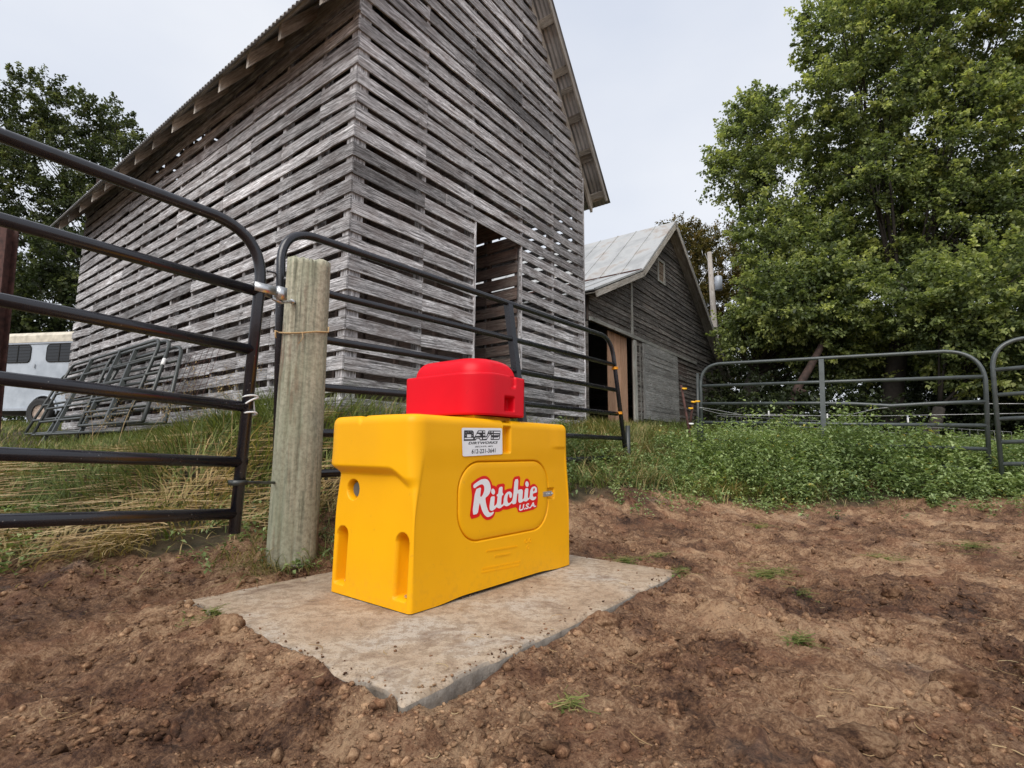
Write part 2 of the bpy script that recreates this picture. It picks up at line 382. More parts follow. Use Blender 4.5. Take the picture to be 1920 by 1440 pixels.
M['weed'] = mat_leaf('weed_leaf', [(0, (0.055, 0.09, 0.04)), (0.5, (0.22, 0.30, 0.125)), (0.85, (0.42, 0.50, 0.25)), (0.97, (0.21, 0.32, 0.13)), (1, (0.5, 0.42, 0.12))], 0.3)
M['grass'] = mat_leaf('grass_blade', [(0, (0.05, 0.07, 0.02)), (0.35, (0.125, 0.165, 0.045)), (0.6, (0.23, 0.26, 0.085)), (0.72, (0.34, 0.28, 0.13)), (1, (0.52, 0.39, 0.22))], 0.3, 0.6)
M['straw'] = mat_leaf('straw', [(0, (0.20, 0.12, 0.06)), (0.5, (0.38, 0.26, 0.145)), (1, (0.56, 0.44, 0.27))], 0.2, 0.7)
M['bark'] = plain('bark', (0.026, 0.021, 0.017), 0.9, 0, 0.45, 12, 0.8)
M['deadbrush'] = plain('dead_brush', (0.22, 0.11, 0.06), 0.9, 0, 0.4, 40)

# ------------------------------------------------------------------ terrain
CPTS = [(-1, .5, -.04), (1, .5, -.04), (-2, 1, -.03), (0, 1, -.05), (2, 1, -.04), (3, 1, -.04), (-1.5, 1.6, -.03), (1.2, 1.6, -.05), (2.5, 2.5, -.04),
 (-1.4, 2.4, -.01), (.3, 3.4, 0), (1.5, 3.3, -.03), (3.5, 2, -.04), (5, 3, 0), (4, 4.5, .02), (2.2, 4.6, 0), (.9, 4.2, .03), (0.1, 2.2, -.05),
 (-2.2, 2.2, .02), (-3, 2.4, .08), (-1.2, 2.75, .11), (-.75, 2.85, .08), (-.8, 3.2, .13), (-2, 3.4, .25), (-3.5, 3.5, .26), (-1.7, 3.8, .5), (-1.45, 4.3, .83),
 (-2.6, 5.15, .82), (-3.9, 6.0, .74), (-5.66, 6.8, .60), (-5, 5.2, .46), (-6.5, 7.8, .68), (-7.9, 9.0, .80), (-9, 9, .85), (-10, 12, 1.08), (-12, 12, 1.1), (-6, 4, .30), (-8, 6, .5),
 (-.5, 5.6, .84), (.3, 6.7, .88), (1.1, 7.7, .92), (-.1, 4.8, .45), (.6, 5.2, .42), (1.1, 5.6, .38), (.4, 4.1, .1),
 (2.6, 7.25, .40), (5, 5.6, .26), (3.8, 6.4, .33), (2.5, 5.5, .08), (4, 5.1, .06), (6, 4.8, .1), (1.6, 5.3, .14), (7, 5.5, .3),
 (3, 9, .74), (3.06, 12.5, 1.16), (1.0, 11, 1.08), (7.8, 18.6, 1.4), (6, 9, .6), (9, 8, .62), (12, 14, 1.0), (5.5, 14, 1.2),
 (0, 40, 1.5), (-30, 40, 1.5), (30, 40, 1.5), (-30, 5, 1), (30, 5, .7), (0, -10, 0), (20, -10, 0), (-20, -10, .1), (-12, 0, .3), (12, 0, .05), (-15, 20, 1.3), (15, 25, 1.3)]
_P = np.array(CPTS)
def _tps_fit(P):
    n = len(P); d = np.hypot(P[:, None, 0] - P[None, :, 0], P[:, None, 1] - P[None, :, 1])
    K = np.where(d > 0, d * d * np.log(d + 1e-12), 0) + np.eye(n) * 0.06
    Q = np.c_[np.ones(n), P[:, :2]]; A = np.block([[K, Q], [Q.T, np.zeros((3, 3))]])
    return np.linalg.solve(A, np.r_[P[:, 2], 0, 0, 0])
_W = _tps_fit(_P)
def base_h(x, y):
    x = np.clip(np.asarray(x, float), -30, 30); y = np.clip(np.asarray(y, float), -10, 40); sh = x.shape; x = x.ravel(); y = y.ravel()
    o = np.zeros_like(x)
    for i in range(0, len(x), 40000):
        xs, ys = x[i:i + 40000], y[i:i + 40000]
        d = np.hypot(xs[:, None] - _P[None, :, 0], ys[:, None] - _P[None, :, 1])
        K = np.where(d > 0, d * d * np.log(d + 1e-12), 0)
        o[i:i + 40000] = K @ _W[:len(_P)] + _W[-3] + _W[-2] * xs + _W[-1] * ys
    return o.reshape(sh)
# slab frame
SN = np.array([-0.254, 1.32]); SA = nrm([1.125, 1.42]); SB = np.array([-SA[1], SA[0]]); SLA, SLB = 1.81, 1.357
def slab_sd(x, y):
    a = (x - SN[0]) * SA[0] + (y - SN[1]) * SA[1]; b = (x - SN[0]) * SB[0] + (y - SN[1]) * SB[1]
    dx = np.maximum(-a, a - SLA); dy = np.maximum(-b, b - SLB)
    return np.where((dx < 0) & (dy < 0), np.maximum(dx, dy), np.hypot(np.maximum(dx, 0), np.maximum(dy, 0))), a, b
def bound_y(x): return np.interp(x, [-12, -3, -2, -1.3, -.6, .2, .7, 1.3, 2.0, 3.7, 5.5, 9, 20], [2.0, 2.3, 2.6, 3.05, 3.5, 4.1, 4.75, 5.3, 5.55, 5.35, 5.05, 4.8, 4.6])
def zone(x, y):
    return sstep(-0.12, 0.22, y - bound_y(x) + (fbm(x * 2.3, y * 2.3, 3, 5) - 0.5) * 0.9)
def ground_h(x, y, fine=True):
    x = np.asarray(x, float); y = np.asarray(y, float)
    h = base_h(x, y); z = zone(x, y)
    amp = 1 - 0.5 * z
    r = (fbm(x * 2.2, y * 2.2, 3, 11) - 0.5) * 0.07 + (fbm(x * 8, y * 8, 3, 21) - 0.5) * 0.040
    if fine:
        n1 = fbm(x * 24, y * 24, 3, 31, 0.65); n2 = np.abs(fbm(x * 17, y * 17, 3, 36, .6) - .5) * 2
        r = r + (n1 - 0.5) * 0.034 - n2 * .020 + .008 + np.maximum(0, fbm(x * 13 + 5, y * 13, 2, 41) - 0.56) * 0.10
        # hoof and boot dents
        r = r - np.maximum(0, fbm(x * 5.2, y * 5.2, 2, 51) - 0.60) * 0.16
    h = h + r * amp
    sd, a, b = slab_sd(x, y)
    edge = np.exp(-np.maximum(sd, 0) / 0.10)
    # soil piled along the near-left and left edges, low along the right one
    nl = np.exp(-np.maximum(a, 0) / 0.05) + np.exp(-np.maximum(-a, 0) / 0.08) * (a < 0)
    lev = np.where(b < 0.03, -0.030 + 0.060 * (fbm(x * 7, y * 7, 3, 66) - .42), -0.002 + 0.034 * (fbm(x * 9, y * 9, 2, 61) - 0.40))
    lev = np.where((b >= SLB - .03) | (a >= SLA - .03), -0.008, lev)
    h = h * (1 - edge) + (lev + r * 0.35) * edge
    h = np.where(sd < -0.05, -0.07, h)
    k = np.clip((sd + 0.05) / 0.05, 0, 1); h = np.where((sd >= -0.05) & (sd < 0), -0.07 * (1 - k) + h * k, h)
    return h
def gz(x, y): return float(ground_h(np.array([x]), np.array([y]), False)[0])

def axis(segs):
    o = [segs[0][0]]
    for a, b, n in segs: o += list(np.linspace(a, b, n + 1)[1:])
    return np.array(o)
GX = axis([(-300, -60, 6), (-60, -12, 16), (-12, -3.5, 45), (-3.5, -1.7, 70), (-1.7, 2.1, 380), (2.1, 6.5, 190), (6.5, 14, 30), (14, 60, 16), (60, 300, 6)])
GY = axis([(-200, -10, 6), (-10, 0.7, 20), (0.7, 2.0, 170), (2.0, 3.6, 140), (3.6, 6.2, 120), (6.2, 12, 80), (12, 30, 30), (30, 320, 14)])
X2, Y2 = np.meshgrid(GX, GY); H2 = ground_h(X2, Y2)
nx, ny = len(GX), len(GY)
V = np.c_[X2.ravel(), Y2.ravel(), H2.ravel()]
ii, jj = np.meshgrid(np.arange(nx - 1), np.arange(ny - 1)); q = (jj * nx + ii).ravel()
me = np_mesh('ground', V, np.c_[q, q + 1, q + nx + 1, q + nx])
at = me.attributes.new('zone', 'FLOAT', 'POINT'); at.data.foreach_set('value', zone(X2, Y2).ravel().astype(np.float32))
g = link('ground', me, M['earth'], None, True); tag(g, kind='structure')

# ------------------------------------------------------------------ concrete slab
def make_slab():
    na, nb = 150, 115
    A = np.linspace(0, SLA, na); B = np.linspace(0, SLB, nb); AA, BB = np.meshgrid(A, B)
    px = AA.copy(); py = BB.copy(); ed = np.minimum(np.minimum(AA, SLA - AA), np.minimum(BB, SLB - BB))
    chip = (fbm(AA * 14 + 3, BB * 14, 3, 71) - 0.35) * 0.05
    chip = np.maximum(chip, 0) * (0.35 + 1.1 * np.exp(-AA / 0.25))
    wgt = np.exp(-ed / 0.02)
    # pull the rim inwards where it is chipped
    px += np.where(AA < SLA / 2, 1, -1) * chip * np.exp(-np.minimum(AA, SLA - AA) / 0.03)
    py += np.where(BB < SLB / 2, 1, -1) * chip * np.exp(-np.minimum(BB, SLB - BB) / 0.03)
    z = (fbm(AA * 3, BB * 3, 3, 72) - 0.5) * 0.004 - 0.008 * np.exp(-ed / 0.008) - chip * 0.25 * wgt
    P = SN[None, None, :] + px[..., None] * SA + py[..., None] * SB
    V = list(np.c_[P.reshape(-1, 2), z.ravel()]); T = []
    ii, jj = np.meshgrid(np.arange(na - 1), np.arange(nb - 1)); q = (jj * na + ii).ravel()
    Fq = list(map(tuple, np.c_[q, q + 1, q + na + 1, q + na])); 
    ec = ed[:-1, :-1].ravel(); cc = chip[:-1, :-1].ravel()
    T = list(np.clip(np.exp(-ec / 0.010) * 0.6 * (cc > 0.008), 0, 1))
    rim = [(0, i) for i in range(na)] + [(j, na - 1) for j in range(1, nb)] + [(nb - 1, i) for i in range(na - 2, -1, -1)] + [(j, 0) for j in range(nb - 2, 0, -1)]
    idx = [r[0] * na + r[1] for r in rim]; prev = idx
    for lv in (-0.03, -0.11):
        cur = []
        for k in idx:
            v = V[k].copy(); v[2] = lv; jn = rng.normal(0, 0.002, 2); v[:2] += jn; cur.append(len(V)); V.append(v)
        for k in range(len(idx)):
            k2 = (k + 1) % len(idx); Fq.append((prev[k], cur[k], cur[k2], prev[k2])); T.append(0.9)
        prev = cur
    me = np_mesh('concrete_slab', np.array(V), np.array(Fq), T)
    o = link('concrete_slab', me, M['concrete'], None, True)
    tag(o, 'rectangular tan stained concrete pad with chipped edges set in the dirt', 'concrete slab'); return o
make_slab()

# ------------------------------------------------------------------ livestock waterer
WA = atZ(768, 1155, 0); EA = np.array([.62, .7846, 0]); EB = np.array([-.7846, .62, 0]); UP = np.array([0, 0, 1.0])
WL, WW, WH = 1.097, 0.51, 0.730
waterer = thing('livestock_waterer', 'yellow moulded livestock waterer with red cover standing on the concrete pad', 'waterer', tuple(WA + EA * .55 + EB * .25))
def wp(a, b, z): return WA + EA * a + EB * b + UP * (z + 0.004)
def rrsd(a, z, ca, cz, ha, hz, r):
    dx = np.abs(a - ca) - (ha - r); dz = np.abs(z - cz) - (hz - r)
    return np.hypot(np.maximum(dx, 0), np.maximum(dz, 0)) + np.minimum(np.maximum(dx, dz), 0) - r
DOOR = (0.571, 0.380, 0.323, 0.163, 0.125)
def cut(sd, depth, wdt=0.004): return -depth * (1 - sstep(-wdt, wdt, sd))
def front_off(a, z):
    o = np.zeros_like(a)
    o += cut(rrsd(a, z, *DOOR[:2], DOOR[2] + .005, DOOR[3] + .005, DOOR[4] + .005), 0.016, 0.003)
    o += cut(rrsd(a, z, 0.905, 0.378, 0.048, 0.026, 0.008), 0.016)
    o += cut(rrsd(a, z, 0.558, 0.643, 0.027, 0.058, 0.004), 0.035, 0.003)
    o += cut(rrsd(a, z, 0.565, 0.76, 0.032, 0.036, 0.005), 0.032)
    o += 0.006 * sstep(0.60, 0.62, z) * sstep(0.9, 1.0, a)
    o -= 0.014 * sstep(0.05, 0.5, z) * (1 - sstep(0.5, 0.62, z)) * 0.35
    return o
def end_off(b, z):
    o = -0.011 * sstep(0.0, 0.46, z)
    zc = 0.515 - 0.045 * (1 - sstep(0.02, 0.13, b)); fade = sstep(-0.04, 0.20, b)
    o += (0.007 + 0.034 * fade) * sstep(zc - 0.026, zc + 0.018, z)
    for c, t in ((0.061, 0.281), (0.446, 0.272)):
        sd = rrsd(b, z, c, (0.042 + t) / 2, 0.037, (t - 0.042) / 2, 0.0365)
        sq = rrsd(b, z, c, 0.075, 0.037, 0.036, 0.010)
        o += cut(np.minimum(sd, sq), 0.085, 0.0028)
    o += cut(np.hypot(b - 0.392, z - 0.428) - 0.040, 0.055, 0.004)
    return o
def loft_loop(L0, L1, W0, W1, z, radii, nseg, ncor=8):
    """points around a rounded rectangle (a from L0..L1, b from W0..W1) with outward normals; starts at front-left going right"""
    rFL, rFR, rBR, rBL = radii; P = []; Nn = []; face = []
    def seg(p, q, n, nn, fc):
        for k in range(n):
            t = k / n; P.append((p[0] + (q[0] - p[0]) * t, p[1] + (q[1] - p[1]) * t)); Nn.append(nn); face.append(fc)
    def cor(c, r, a0, fc):
        for k in range(ncor):
            t = math.radians(a0 + 90 * k / ncor); P.append((c[0] + r * math.cos(t), c[1] + r * math.sin(t))); Nn.append((math.cos(t), math.sin(t))); face.append(4)
    seg((L0 + rFL, W0), (L1 - rFR, W0), nseg[0], (0, -1), 0); cor((L1 - rFR, W0 + rFR), rFR, -90, 4)
    seg((L1, W0 + rFR), (L1, W1 - rBR), nseg[1], (1, 0), 1); cor((L1 - rBR, W1 - rBR), rBR, 0, 4)
    seg((L1 - rBR, W1), (L0 + rBL, W1), nseg[2], (0, 1), 2); cor((L0 + rBL, W1 - rBL), rBL, 90, 4)
    seg((L0, W1 - rBL), (L0, W0 + rFL), nseg[3], (-1, 0), 3); cor((L0 + rFL, W0 + rFL), rFL, 180, 4)
    return np.array(P), np.array(Nn), np.array(face)
def loft(name, loops, closetop, mat, parent):
    n = len(loops[0]); V = np.concatenate(loops); Fq = []
    m = len(loops); k = np.arange(n); k2 = (k + 1) % n
    for i in range(m - 1): Fq.append(np.c_[i * n + k, i * n + k2, (i + 1) * n + k2, (i + 1) * n + k])
    V = np.vstack([V, loops[-1].mean(0)[None]])
    ct = len(V) - 1; top = np.c_[(m - 1) * n + k, (m - 1) * n + k2, np.full(n, ct), np.full(n, ct)]
    me = bpy.data.meshes.new(name)
    Q = np.vstack(Fq)
    me.from_pydata(V.tolist(), [], Q.tolist() + [tuple(t[:3]) for t in top.tolist()]); me.update()
    return link(name, me, mat, parent, True)
def waterer_body():
    loops = []
    zs = np.concatenate([np.linspace(0, 0.70, 215), 0.70 + 0.035 * np.sin(np.linspace(0, math.pi / 2, 9)[1:])])
    for z in zs:
        r = 0.016 + 0.044 * float(sstep(0.30, 0.62, z))
        P, Nn, fc = loft_loop(0, WL, 0, WW, z, (r, r * .8, r, r), (330, 26, 40, 150))
        off = np.zeros(len(P)); zz = np.full(len(P), z)
        f0 = fc == 0; off[f0] = front_off(P[f0, 0], zz[f0])
        f3 = fc == 3; off[f3] = end_off(P[f3, 1], zz[f3])
        f2 = (fc == 2) | (fc == 1); off[f2] = 0.050 * sstep(0.49, 0.54, z) * (fc[f2] == 2)
        # corners: blend between neighbouring faces
        c4 = fc == 4
        e3 = end_off(np.full(c4.sum(), 0.30 if False else 0.45), zz[c4]) * 0
        cx = P[c4, 0] < WL / 2; cb = P[c4, 1] > WW / 2
        col = 0.036 * float(sstep(0.49, 0.54, z)); bl = float(-0.011 * sstep(0, .46, z))
        eB = end_off(np.full(c4.sum(), WW - r), zz[c4]); eF = end_off(np.full(c4.sum(), r), zz[c4]) + 0
        if z < .3: eB = np.full(c4.sum(), bl); eF = eB
        cb_ = 0.050 * float(sstep(0.49, 0.54, z))
        vals = np.where(cx & cb, eB * Nn[c4, 0] ** 2 + cb_ * Nn[c4, 1] ** 2, 0) + np.where(cx & ~cb, eF * Nn[c4, 0] ** 2, 0)
        off[c4] = vals
        rim = max(0, z - 0.70); ins = 0.026 * (1 - math.sqrt(max(0, 1 - (rim / 0.035) ** 2)))
        Q = P + Nn * (off - ins)[:, None]
        zb = zz.copy()
        if z < 0.03:
            zb = zb + np.where(f0, 0.010 * sstep(0.12, 0.3, P[:, 0]) * (1 - sstep(0.8, 1.0, P[:, 0])), 0) * (1 - z / 0.03)
        if z > 0.66:
            nt_ = np.exp(-((P[:, 1] - 0.305) / 0.014) ** 2) * (f3); zb = zb - nt_ * 0.016 * (z - .66) / .075
            sag = 0.012 * sstep(0, 0.5, P[:, 1]) * f3; zb = zb - 0 * sag
        loops.append(WA + Q[:, :1] * EA + Q[:, 1:2] * EB + (zb[:, None] + 0.004) * UP)
    for s_ in (0.93, 0.5):
        L = loops[len(zs) - 1]; c = L.mean(0); nl = c + (L - c) * s_; nl[:, 2] = WH + 0.004 - 0.002 * (s_ < .9); loops.append(nl)
    return loft('body', loops, True, M['yellow'], waterer)
waterer_body()
def door_panel():
    ca, cz, ha, hz, r = DOOR; loops = []
    def rr(d, depth):
        P, Nn, fc = loft_loop(ca - ha + d, ca + ha - d, cz - hz + d, cz + hz - d, 0, (r - d,) * 4, (60, 30, 60, 30), 16)
        return WA + P[:, :1] * EA + (P[:, 1:2] + 0.004) * UP + EB * depth
    for d, dep in ((0, 0.014), (0, 0.004), (0.002, 0.0005), (0.006, -0.001), (0.03, -0.0012)): loops.append(rr(d, dep + 0.004))
    return loft('access_door', loops, True, M['yellow'], waterer)
door = door_panel()
DPL = WA + EB * 0.0026           # plane of the door skin
def front_pt(u, v, dep=0.0): return onpl(u, v, WA + EB * dep, EB)

def curve_mesh(loops):
    cu = bpy.data.curves.new('c', 'CURVE'); cu.dimensions = '2D'; cu.fill_mode = 'BOTH'
    for L in loops:
        s = cu.splines.new('POLY'); s.points.add(len(L) - 1)
        for p, q in zip(s.points, L): p.co = (q[0], q[1], 0, 1)
        s.use_cyclic_u = True
    ob = bpy.data.objects.new('c', cu); me = bpy.data.meshes.new_from_object(ob); bpy.data.objects.remove(ob); bpy.data.curves.remove(cu); return me
def text_mesh(s, bold=0.0, shear=0.0, spacing=1.0):
    cu = bpy.data.curves.new('t', 'FONT'); cu.body = s; cu.size = 1; cu.offset = bold; cu.shear = shear; cu.space_character = spacing
    ob = bpy.data.objects.new('t', cu); me = bpy.data.meshes.new_from_object(ob); bpy.data.objects.remove(ob); bpy.data.curves.remove(cu)
    xs = [v.co.x for v in me.vertices]; ys = [v.co.y for v in me.vertices]
    x0, x1, y0, y1 = min(xs), max(xs), min(ys), max(ys)
    for v in me.vertices: v.co = ((v.co.x - x0) / (x1 - x0), (v.co.y - y0) / (y1 - y0), 0)
    return me
def smooth_loop(L, it=2):
    P = [np.array(p, float) for p in L]
    for _ in range(it):
        Q = []
        for i in range(len(P)):
            a, b = P[i], P[(i + 1) % len(P)]; Q += [a * .8 + b * .2, a * .2 + b * .8]
        P = Q
    return P
def map_mesh(me, fn):
    for v in me.vertices: v.co = Vector(fn(v.co.x, v.co.y))
    me.update(); return me
def ell(cx, cy, rx, ry, sk=0.0, n=20): return [(cx + rx * math.cos(t) - sk * ry * math.sin(t), cy + ry * math.sin(t)) for t in [2 * math.pi * k / n for k in range(n)]]
def logo():
    def fn(dep): return lambda x, y: front_pt(870 + x / 12.8, 880 + y / 12.8, dep)
    red = [(128, 1205), (370, 1140), (388, 1050), (420, 1110), (470, 1175), (540, 1218), (620, 1210), (690, 1165), (740, 1090), (752, 1018), (800, 1025), (850, 1018), (900, 995), (940, 960), (1000, 970), (1060, 962), (1130, 935), (1262, 902), (1310, 1055), (1750, 945), (1768, 760), (1778, 660), (1762, 620), (1778, 600), (1782, 500), (1760, 410), (1715, 360), (1680, 345), (1630, 360), (1590, 400), (1585, 300), (1555, 240), (1515, 215), (1470, 235), (1440, 300), (1430, 400), (1370, 400), (1340, 405), (1356, 150), (1178, 185), (1150, 465), (1100, 458), (1040, 470), (970, 510), (985, 330), (790, 365), (775, 430), (745, 395), (710, 385), (685, 392), (660, 300), (610, 215), (550, 165), (490, 155), (420, 168), (320, 220), (230, 290), (160, 350), (192, 600), (190, 700)]
    R = [(195, 1095), (330, 1068), (360, 880), (378, 805), (395, 860), (430, 980), (480, 1080), (540, 1140), (590, 1145), (650, 1120), (700, 1070), (720, 1020), (690, 1018), (645, 1045), (600, 1030), (560, 940), (525, 800), (510, 685), (570, 640), (620, 570), (645, 480), (635, 370), (600, 285), (550, 238), (490, 228), (420, 240), (330, 290), (240, 360), (220, 400), (235, 450), (262, 450), (330, 398), (400, 362), (440, 358), (470, 380), (488, 430), (485, 510), (460, 590), (420, 660), (387, 655), (400, 540), (412, 425), (270, 485)]
    it = [(645, 655), (742, 640), (728, 780), (722, 878), (750, 872), (792, 815), (800, 700), (808, 655), (785, 640), (782, 612), (825, 580), (840, 430), (930, 408), (920, 560), (947, 590), (940, 612), (905, 640), (890, 850), (918, 855), (948, 800), (950, 730), (965, 650), (1000, 580), (1050, 540), (1100, 530), (1140, 555), (1155, 610), (1145, 670), (1115, 690), (1090, 670), (1088, 625), (1082, 588), (1055, 610), (1040, 680), (1040, 760), (1058, 808), (1090, 812), (1130, 778), (1165, 730), (1190, 560), (1215, 245), (1308, 228), (1290, 505), (1330, 485), (1380, 475), (1412, 500), (1412, 560), (1400, 690), (1402, 725), (1432, 700), (1445, 670), (1462, 460), (1548, 450), (1535, 600), (1532, 685), (1560, 690), (1580, 630), (1585, 520), (1620, 440), (1670, 410), (1710, 410), (1745, 445), (1755, 500), (1750, 552), (1655, 580), (1650, 630), (1668, 665), (1700, 665), (1720, 650), (1735, 665), (1725, 700), (1690, 735), (1640, 745), (1600, 725), (1575, 700), (1540, 740), (1500, 770), (1460, 770), (1435, 755), (1400, 785), (1350, 805), (1315, 795), (1300, 750), (1305, 680), (1310, 590), (1298, 570), (1277, 590), (1262, 700), (1250, 825), (1165, 840), (1150, 800), (1100, 855), (1040, 885), (1000, 885), (960, 862), (920, 895), (870, 935), (820, 935), (785, 905), (740, 955), (690, 990), (645, 995), (615, 960), (612, 880), (625, 780)]
    eye = [(1690, 450), (1702, 470), (1695, 510), (1672, 535), (1655, 520), (1660, 480), (1675, 452)]
    o = link('logo_backing', map_mesh(curve_mesh([smooth_loop(red, 1)]), fn(0.0018)), M['dec_red'], door)
    loops = [smooth_loop(R, 1), smooth_loop(it, 1), smooth_loop(eye, 1), ell(698, 535, 46, 72, -.1), ell(1512, 355, 42, 68, -.08)]
    o2 = link('logo_lettering', map_mesh(curve_mesh(loops), fn(0.0012)), M['dec_white'], door)
    t = text_mesh('U.S.A.', 0.035, 0.18)
    def fu(x, y):
        bx, by = 1322 + x * 412, 1003 - x * 108; h = 148 - 30 * x
        return front_pt(870 + bx / 12.8, 880 + (by - y * h) / 12.8, 0.0012)
    link('logo_lettering', map_mesh(t, fu), M['dec_white'], door)
logo()
def sticker():
    C = [(105, 1255 - 8), (1680, 1165), (1665, 160), (105, 145)]
    P3 = [front_pt(860 + (c[0] if i else 145) / 20.57, 795 + c[1] / 20.57) for i, c in enumerate(C)]
    P3 = [front_pt(867, 856), front_pt(941.7, 851.6), front_pt(940.9, 802.8), front_pt(865.1, 802)]
    def fn(dep):
        def g(x, y):      # x,y in label pixels: 0..1560, 0..1050 down
            u = x / 1560; v = 1 - y / 1050
            return P3[0] * (1 - u) * (1 - v) + P3[1] * u * (1 - v) + P3[2] * u * v + P3[3] * (1 - u) * v - EB * dep
        return g
    r = 60; L = []
    for (cx, cy, a0) in ((1500, 990, 0), (60, 990, 90), (60, 60, 180), (1500, 60, 270)):
        for k in range(7): t = math.radians(a0 + 15 * k); L.append((cx + r * math.cos(t), cy + r * math.sin(t)))
    st = link('sticker', map_mesh(curve_mesh([L]), fn(0.0016)), M['dec_white'], waterer)
    def S(P): return [(x - 120, y - 150) for x, y in P]
    blk = [S([(175, 630), (205, 245), (495, 245), (550, 300), (548, 480), (575, 490), (715, 245), (985, 245), (985, 470), (1030, 470), (1125, 250), (1610, 250), (1590, 440), (1575, 560), (1540, 615), (1195, 615), (1215, 440), (1180, 400), (1030, 620), (780, 628), (740, 560), (660, 560), (600, 628)]),
           S([(300, 392), (452, 392), (447, 500), (298, 500)])]
    link('lettering', map_mesh(curve_mesh(blk), fn(0.0022)), M['dec_black'], st)
    wh = [S([(205, 525), (520, 525), (512, 572), (203, 572)]), S([(735, 280), (855, 280), (855, 325), (705, 325)]), S([(905, 280), (965, 280), (965, 325), (905, 325)]),
          S([(655, 385), (720, 380), (800, 430), (770, 450), (620, 455)]), S([(905, 385), (960, 385), (960, 440), (905, 440)]), S([(590, 525), (640, 520), (850, 520), (850, 590), (800, 590), (760, 530), (620, 545), (580, 590)]),
          S([(895, 520), (1030, 520), (1090, 440), (1110, 440), (1040, 560), (895, 580)]), S([(1150, 285), (1190, 285), (1180, 320), (1130, 320)]), S([(1235, 280), (1280, 280), (1275, 330), (1230, 330)]),
          S([(1110, 390), (1160, 380), (1090, 480), (1075, 450)]), S([(1330, 290), (1585, 290), (1575, 350), (1325, 345)]), S([(1240, 390), (1280, 390), (1275, 430), (1235, 430)]), S([(1320, 395), (1560, 410), (1560, 430), (1320, 430)]),
          S([(1320, 530), (1480, 530), (1550, 480), (1535, 580), (1315, 580)]), S([(1225, 520), (1280, 520), (1275, 570), (1220, 570)])]
    link('lettering', map_mesh(curve_mesh(wh), fn(0.0026)), M['dec_white'], st)
    gr = [S([(x + 22 * math.cos(k * 1.2566 + 1.57) * (1), y - 22 * math.sin(k * 1.2566 + 1.57)) for k in (0, 2, 4, 1, 3)]) for x, y in ((270, 330), (340, 300), (430, 290), (500, 340), (240, 420), (490, 430))]
    for q in gr: pass
    stars = []
    for x, y in ((265, 330), (345, 305), (440, 300), (500, 350), (248, 425), (495, 440)):
        stars.append(S([(x + (26 if k % 2 == 0 else 11) * math.sin(k * math.pi / 5), y - (26 if k % 2 == 0 else 11) * math.cos(k * math.pi / 5)) for k in range(10)]))
    link('lettering', map_mesh(curve_mesh(stars), fn(0.0026)), M['dec_grey'], st)
    for s, x0, x1, y0, h, sk, bold in (('DIRTWORKS', 215, 1365, 618, 95, 0.25, .03), ('BECKER, MN', 465, 1165, 745, 62, 0.2, .01), ('612-221-3641', 330, 1270, 965, 165, 0.12, .018)):
        t = text_mesh(s, bold, sk, 1.05); f = fn(0.0022)
        link('lettering', map_mesh(t, lambda x, y, f=f, x0=x0, x1=x1, y0=y0, h=h: f(x0 + x * (x1 - x0), y0 - y * h)), M['dec_black'], st)
sticker()
def latch():
    b = MB(); c = wp(0.888, 0.0, 0.379) + EB * 0.002
    b.box(c, EA, UP, EB, 0.075, 0.024, 0.005, 0.5); b.box(c + EA * 0.018 - EB * .004, EA, UP, EB, 0.03, 0.018, 0.006, .6)
    for s_ in (-.012, .014): b.tube([c + EA * (.02 + s_) - EB * .004, c + EA * (.02 + s_) - EB * .011], 0.0045, 8)
    o = b.build('latch', M['zinc'], waterer)
latch()
def embossed():
    rr = random.Random(3)
    for (u0, v0, u1, v1, h) in ((913, 1033, 972, 1024, 2.4), (928, 1043, 958, 1038, 2.2), (905, 1066, 978, 1052, 2.6), (904, 1073, 976, 1059, 2.6)):
        n = 26; b = MB()
        for k in range(n):
            
            t = k / n; p = front_pt(u0 + (u1 - u0) * t, v0 + (v1 - v0) * t)
            b.box(p - EB * .0005, EA, UP, EB, 0.0055, 0.0055 + rr.random() * .003, 0.0022)
        b.build('embossed_line', M['yellow'], waterer)
    c = front_pt(990, 1018); b = MB()
    for k in range(3):
        a0 = k * 2.094 + .5; p = c + EA * .018 * math.cos(a0) + UP * .020 * math.sin(a0)
        b.tube([p + (EA * math.cos(q) + UP * math.sin(q)) * .009 for q in [2 * math.pi * j / 8 for j in range(9)]], 0.0014, 6)
    b.build('embossed_mark', M['yellow'], waterer)
embossed()
for c in (0.061, 0.446):
    b = MB(); p = wp(0.05, c, 0.043)
    b.tube([p - UP * .0, p + UP * .004], 0.02, 14); b.tube([p, p + UP * .018], 0.010, 6); b.tube([p, p + UP * (.07 if c < .1 else .03)], 0.0055, 8)
    b.build('anchor_bolt', M['zinc'], waterer)
b = MB(); p = wp(0.0, 0.392, 0.428); b.tube([p + EA * .050, p + EA * .034], 0.030, 20); b.build('drain_plug', plain('plug_grey', (0.10, 0.10, 0.09), 0.6), waterer)

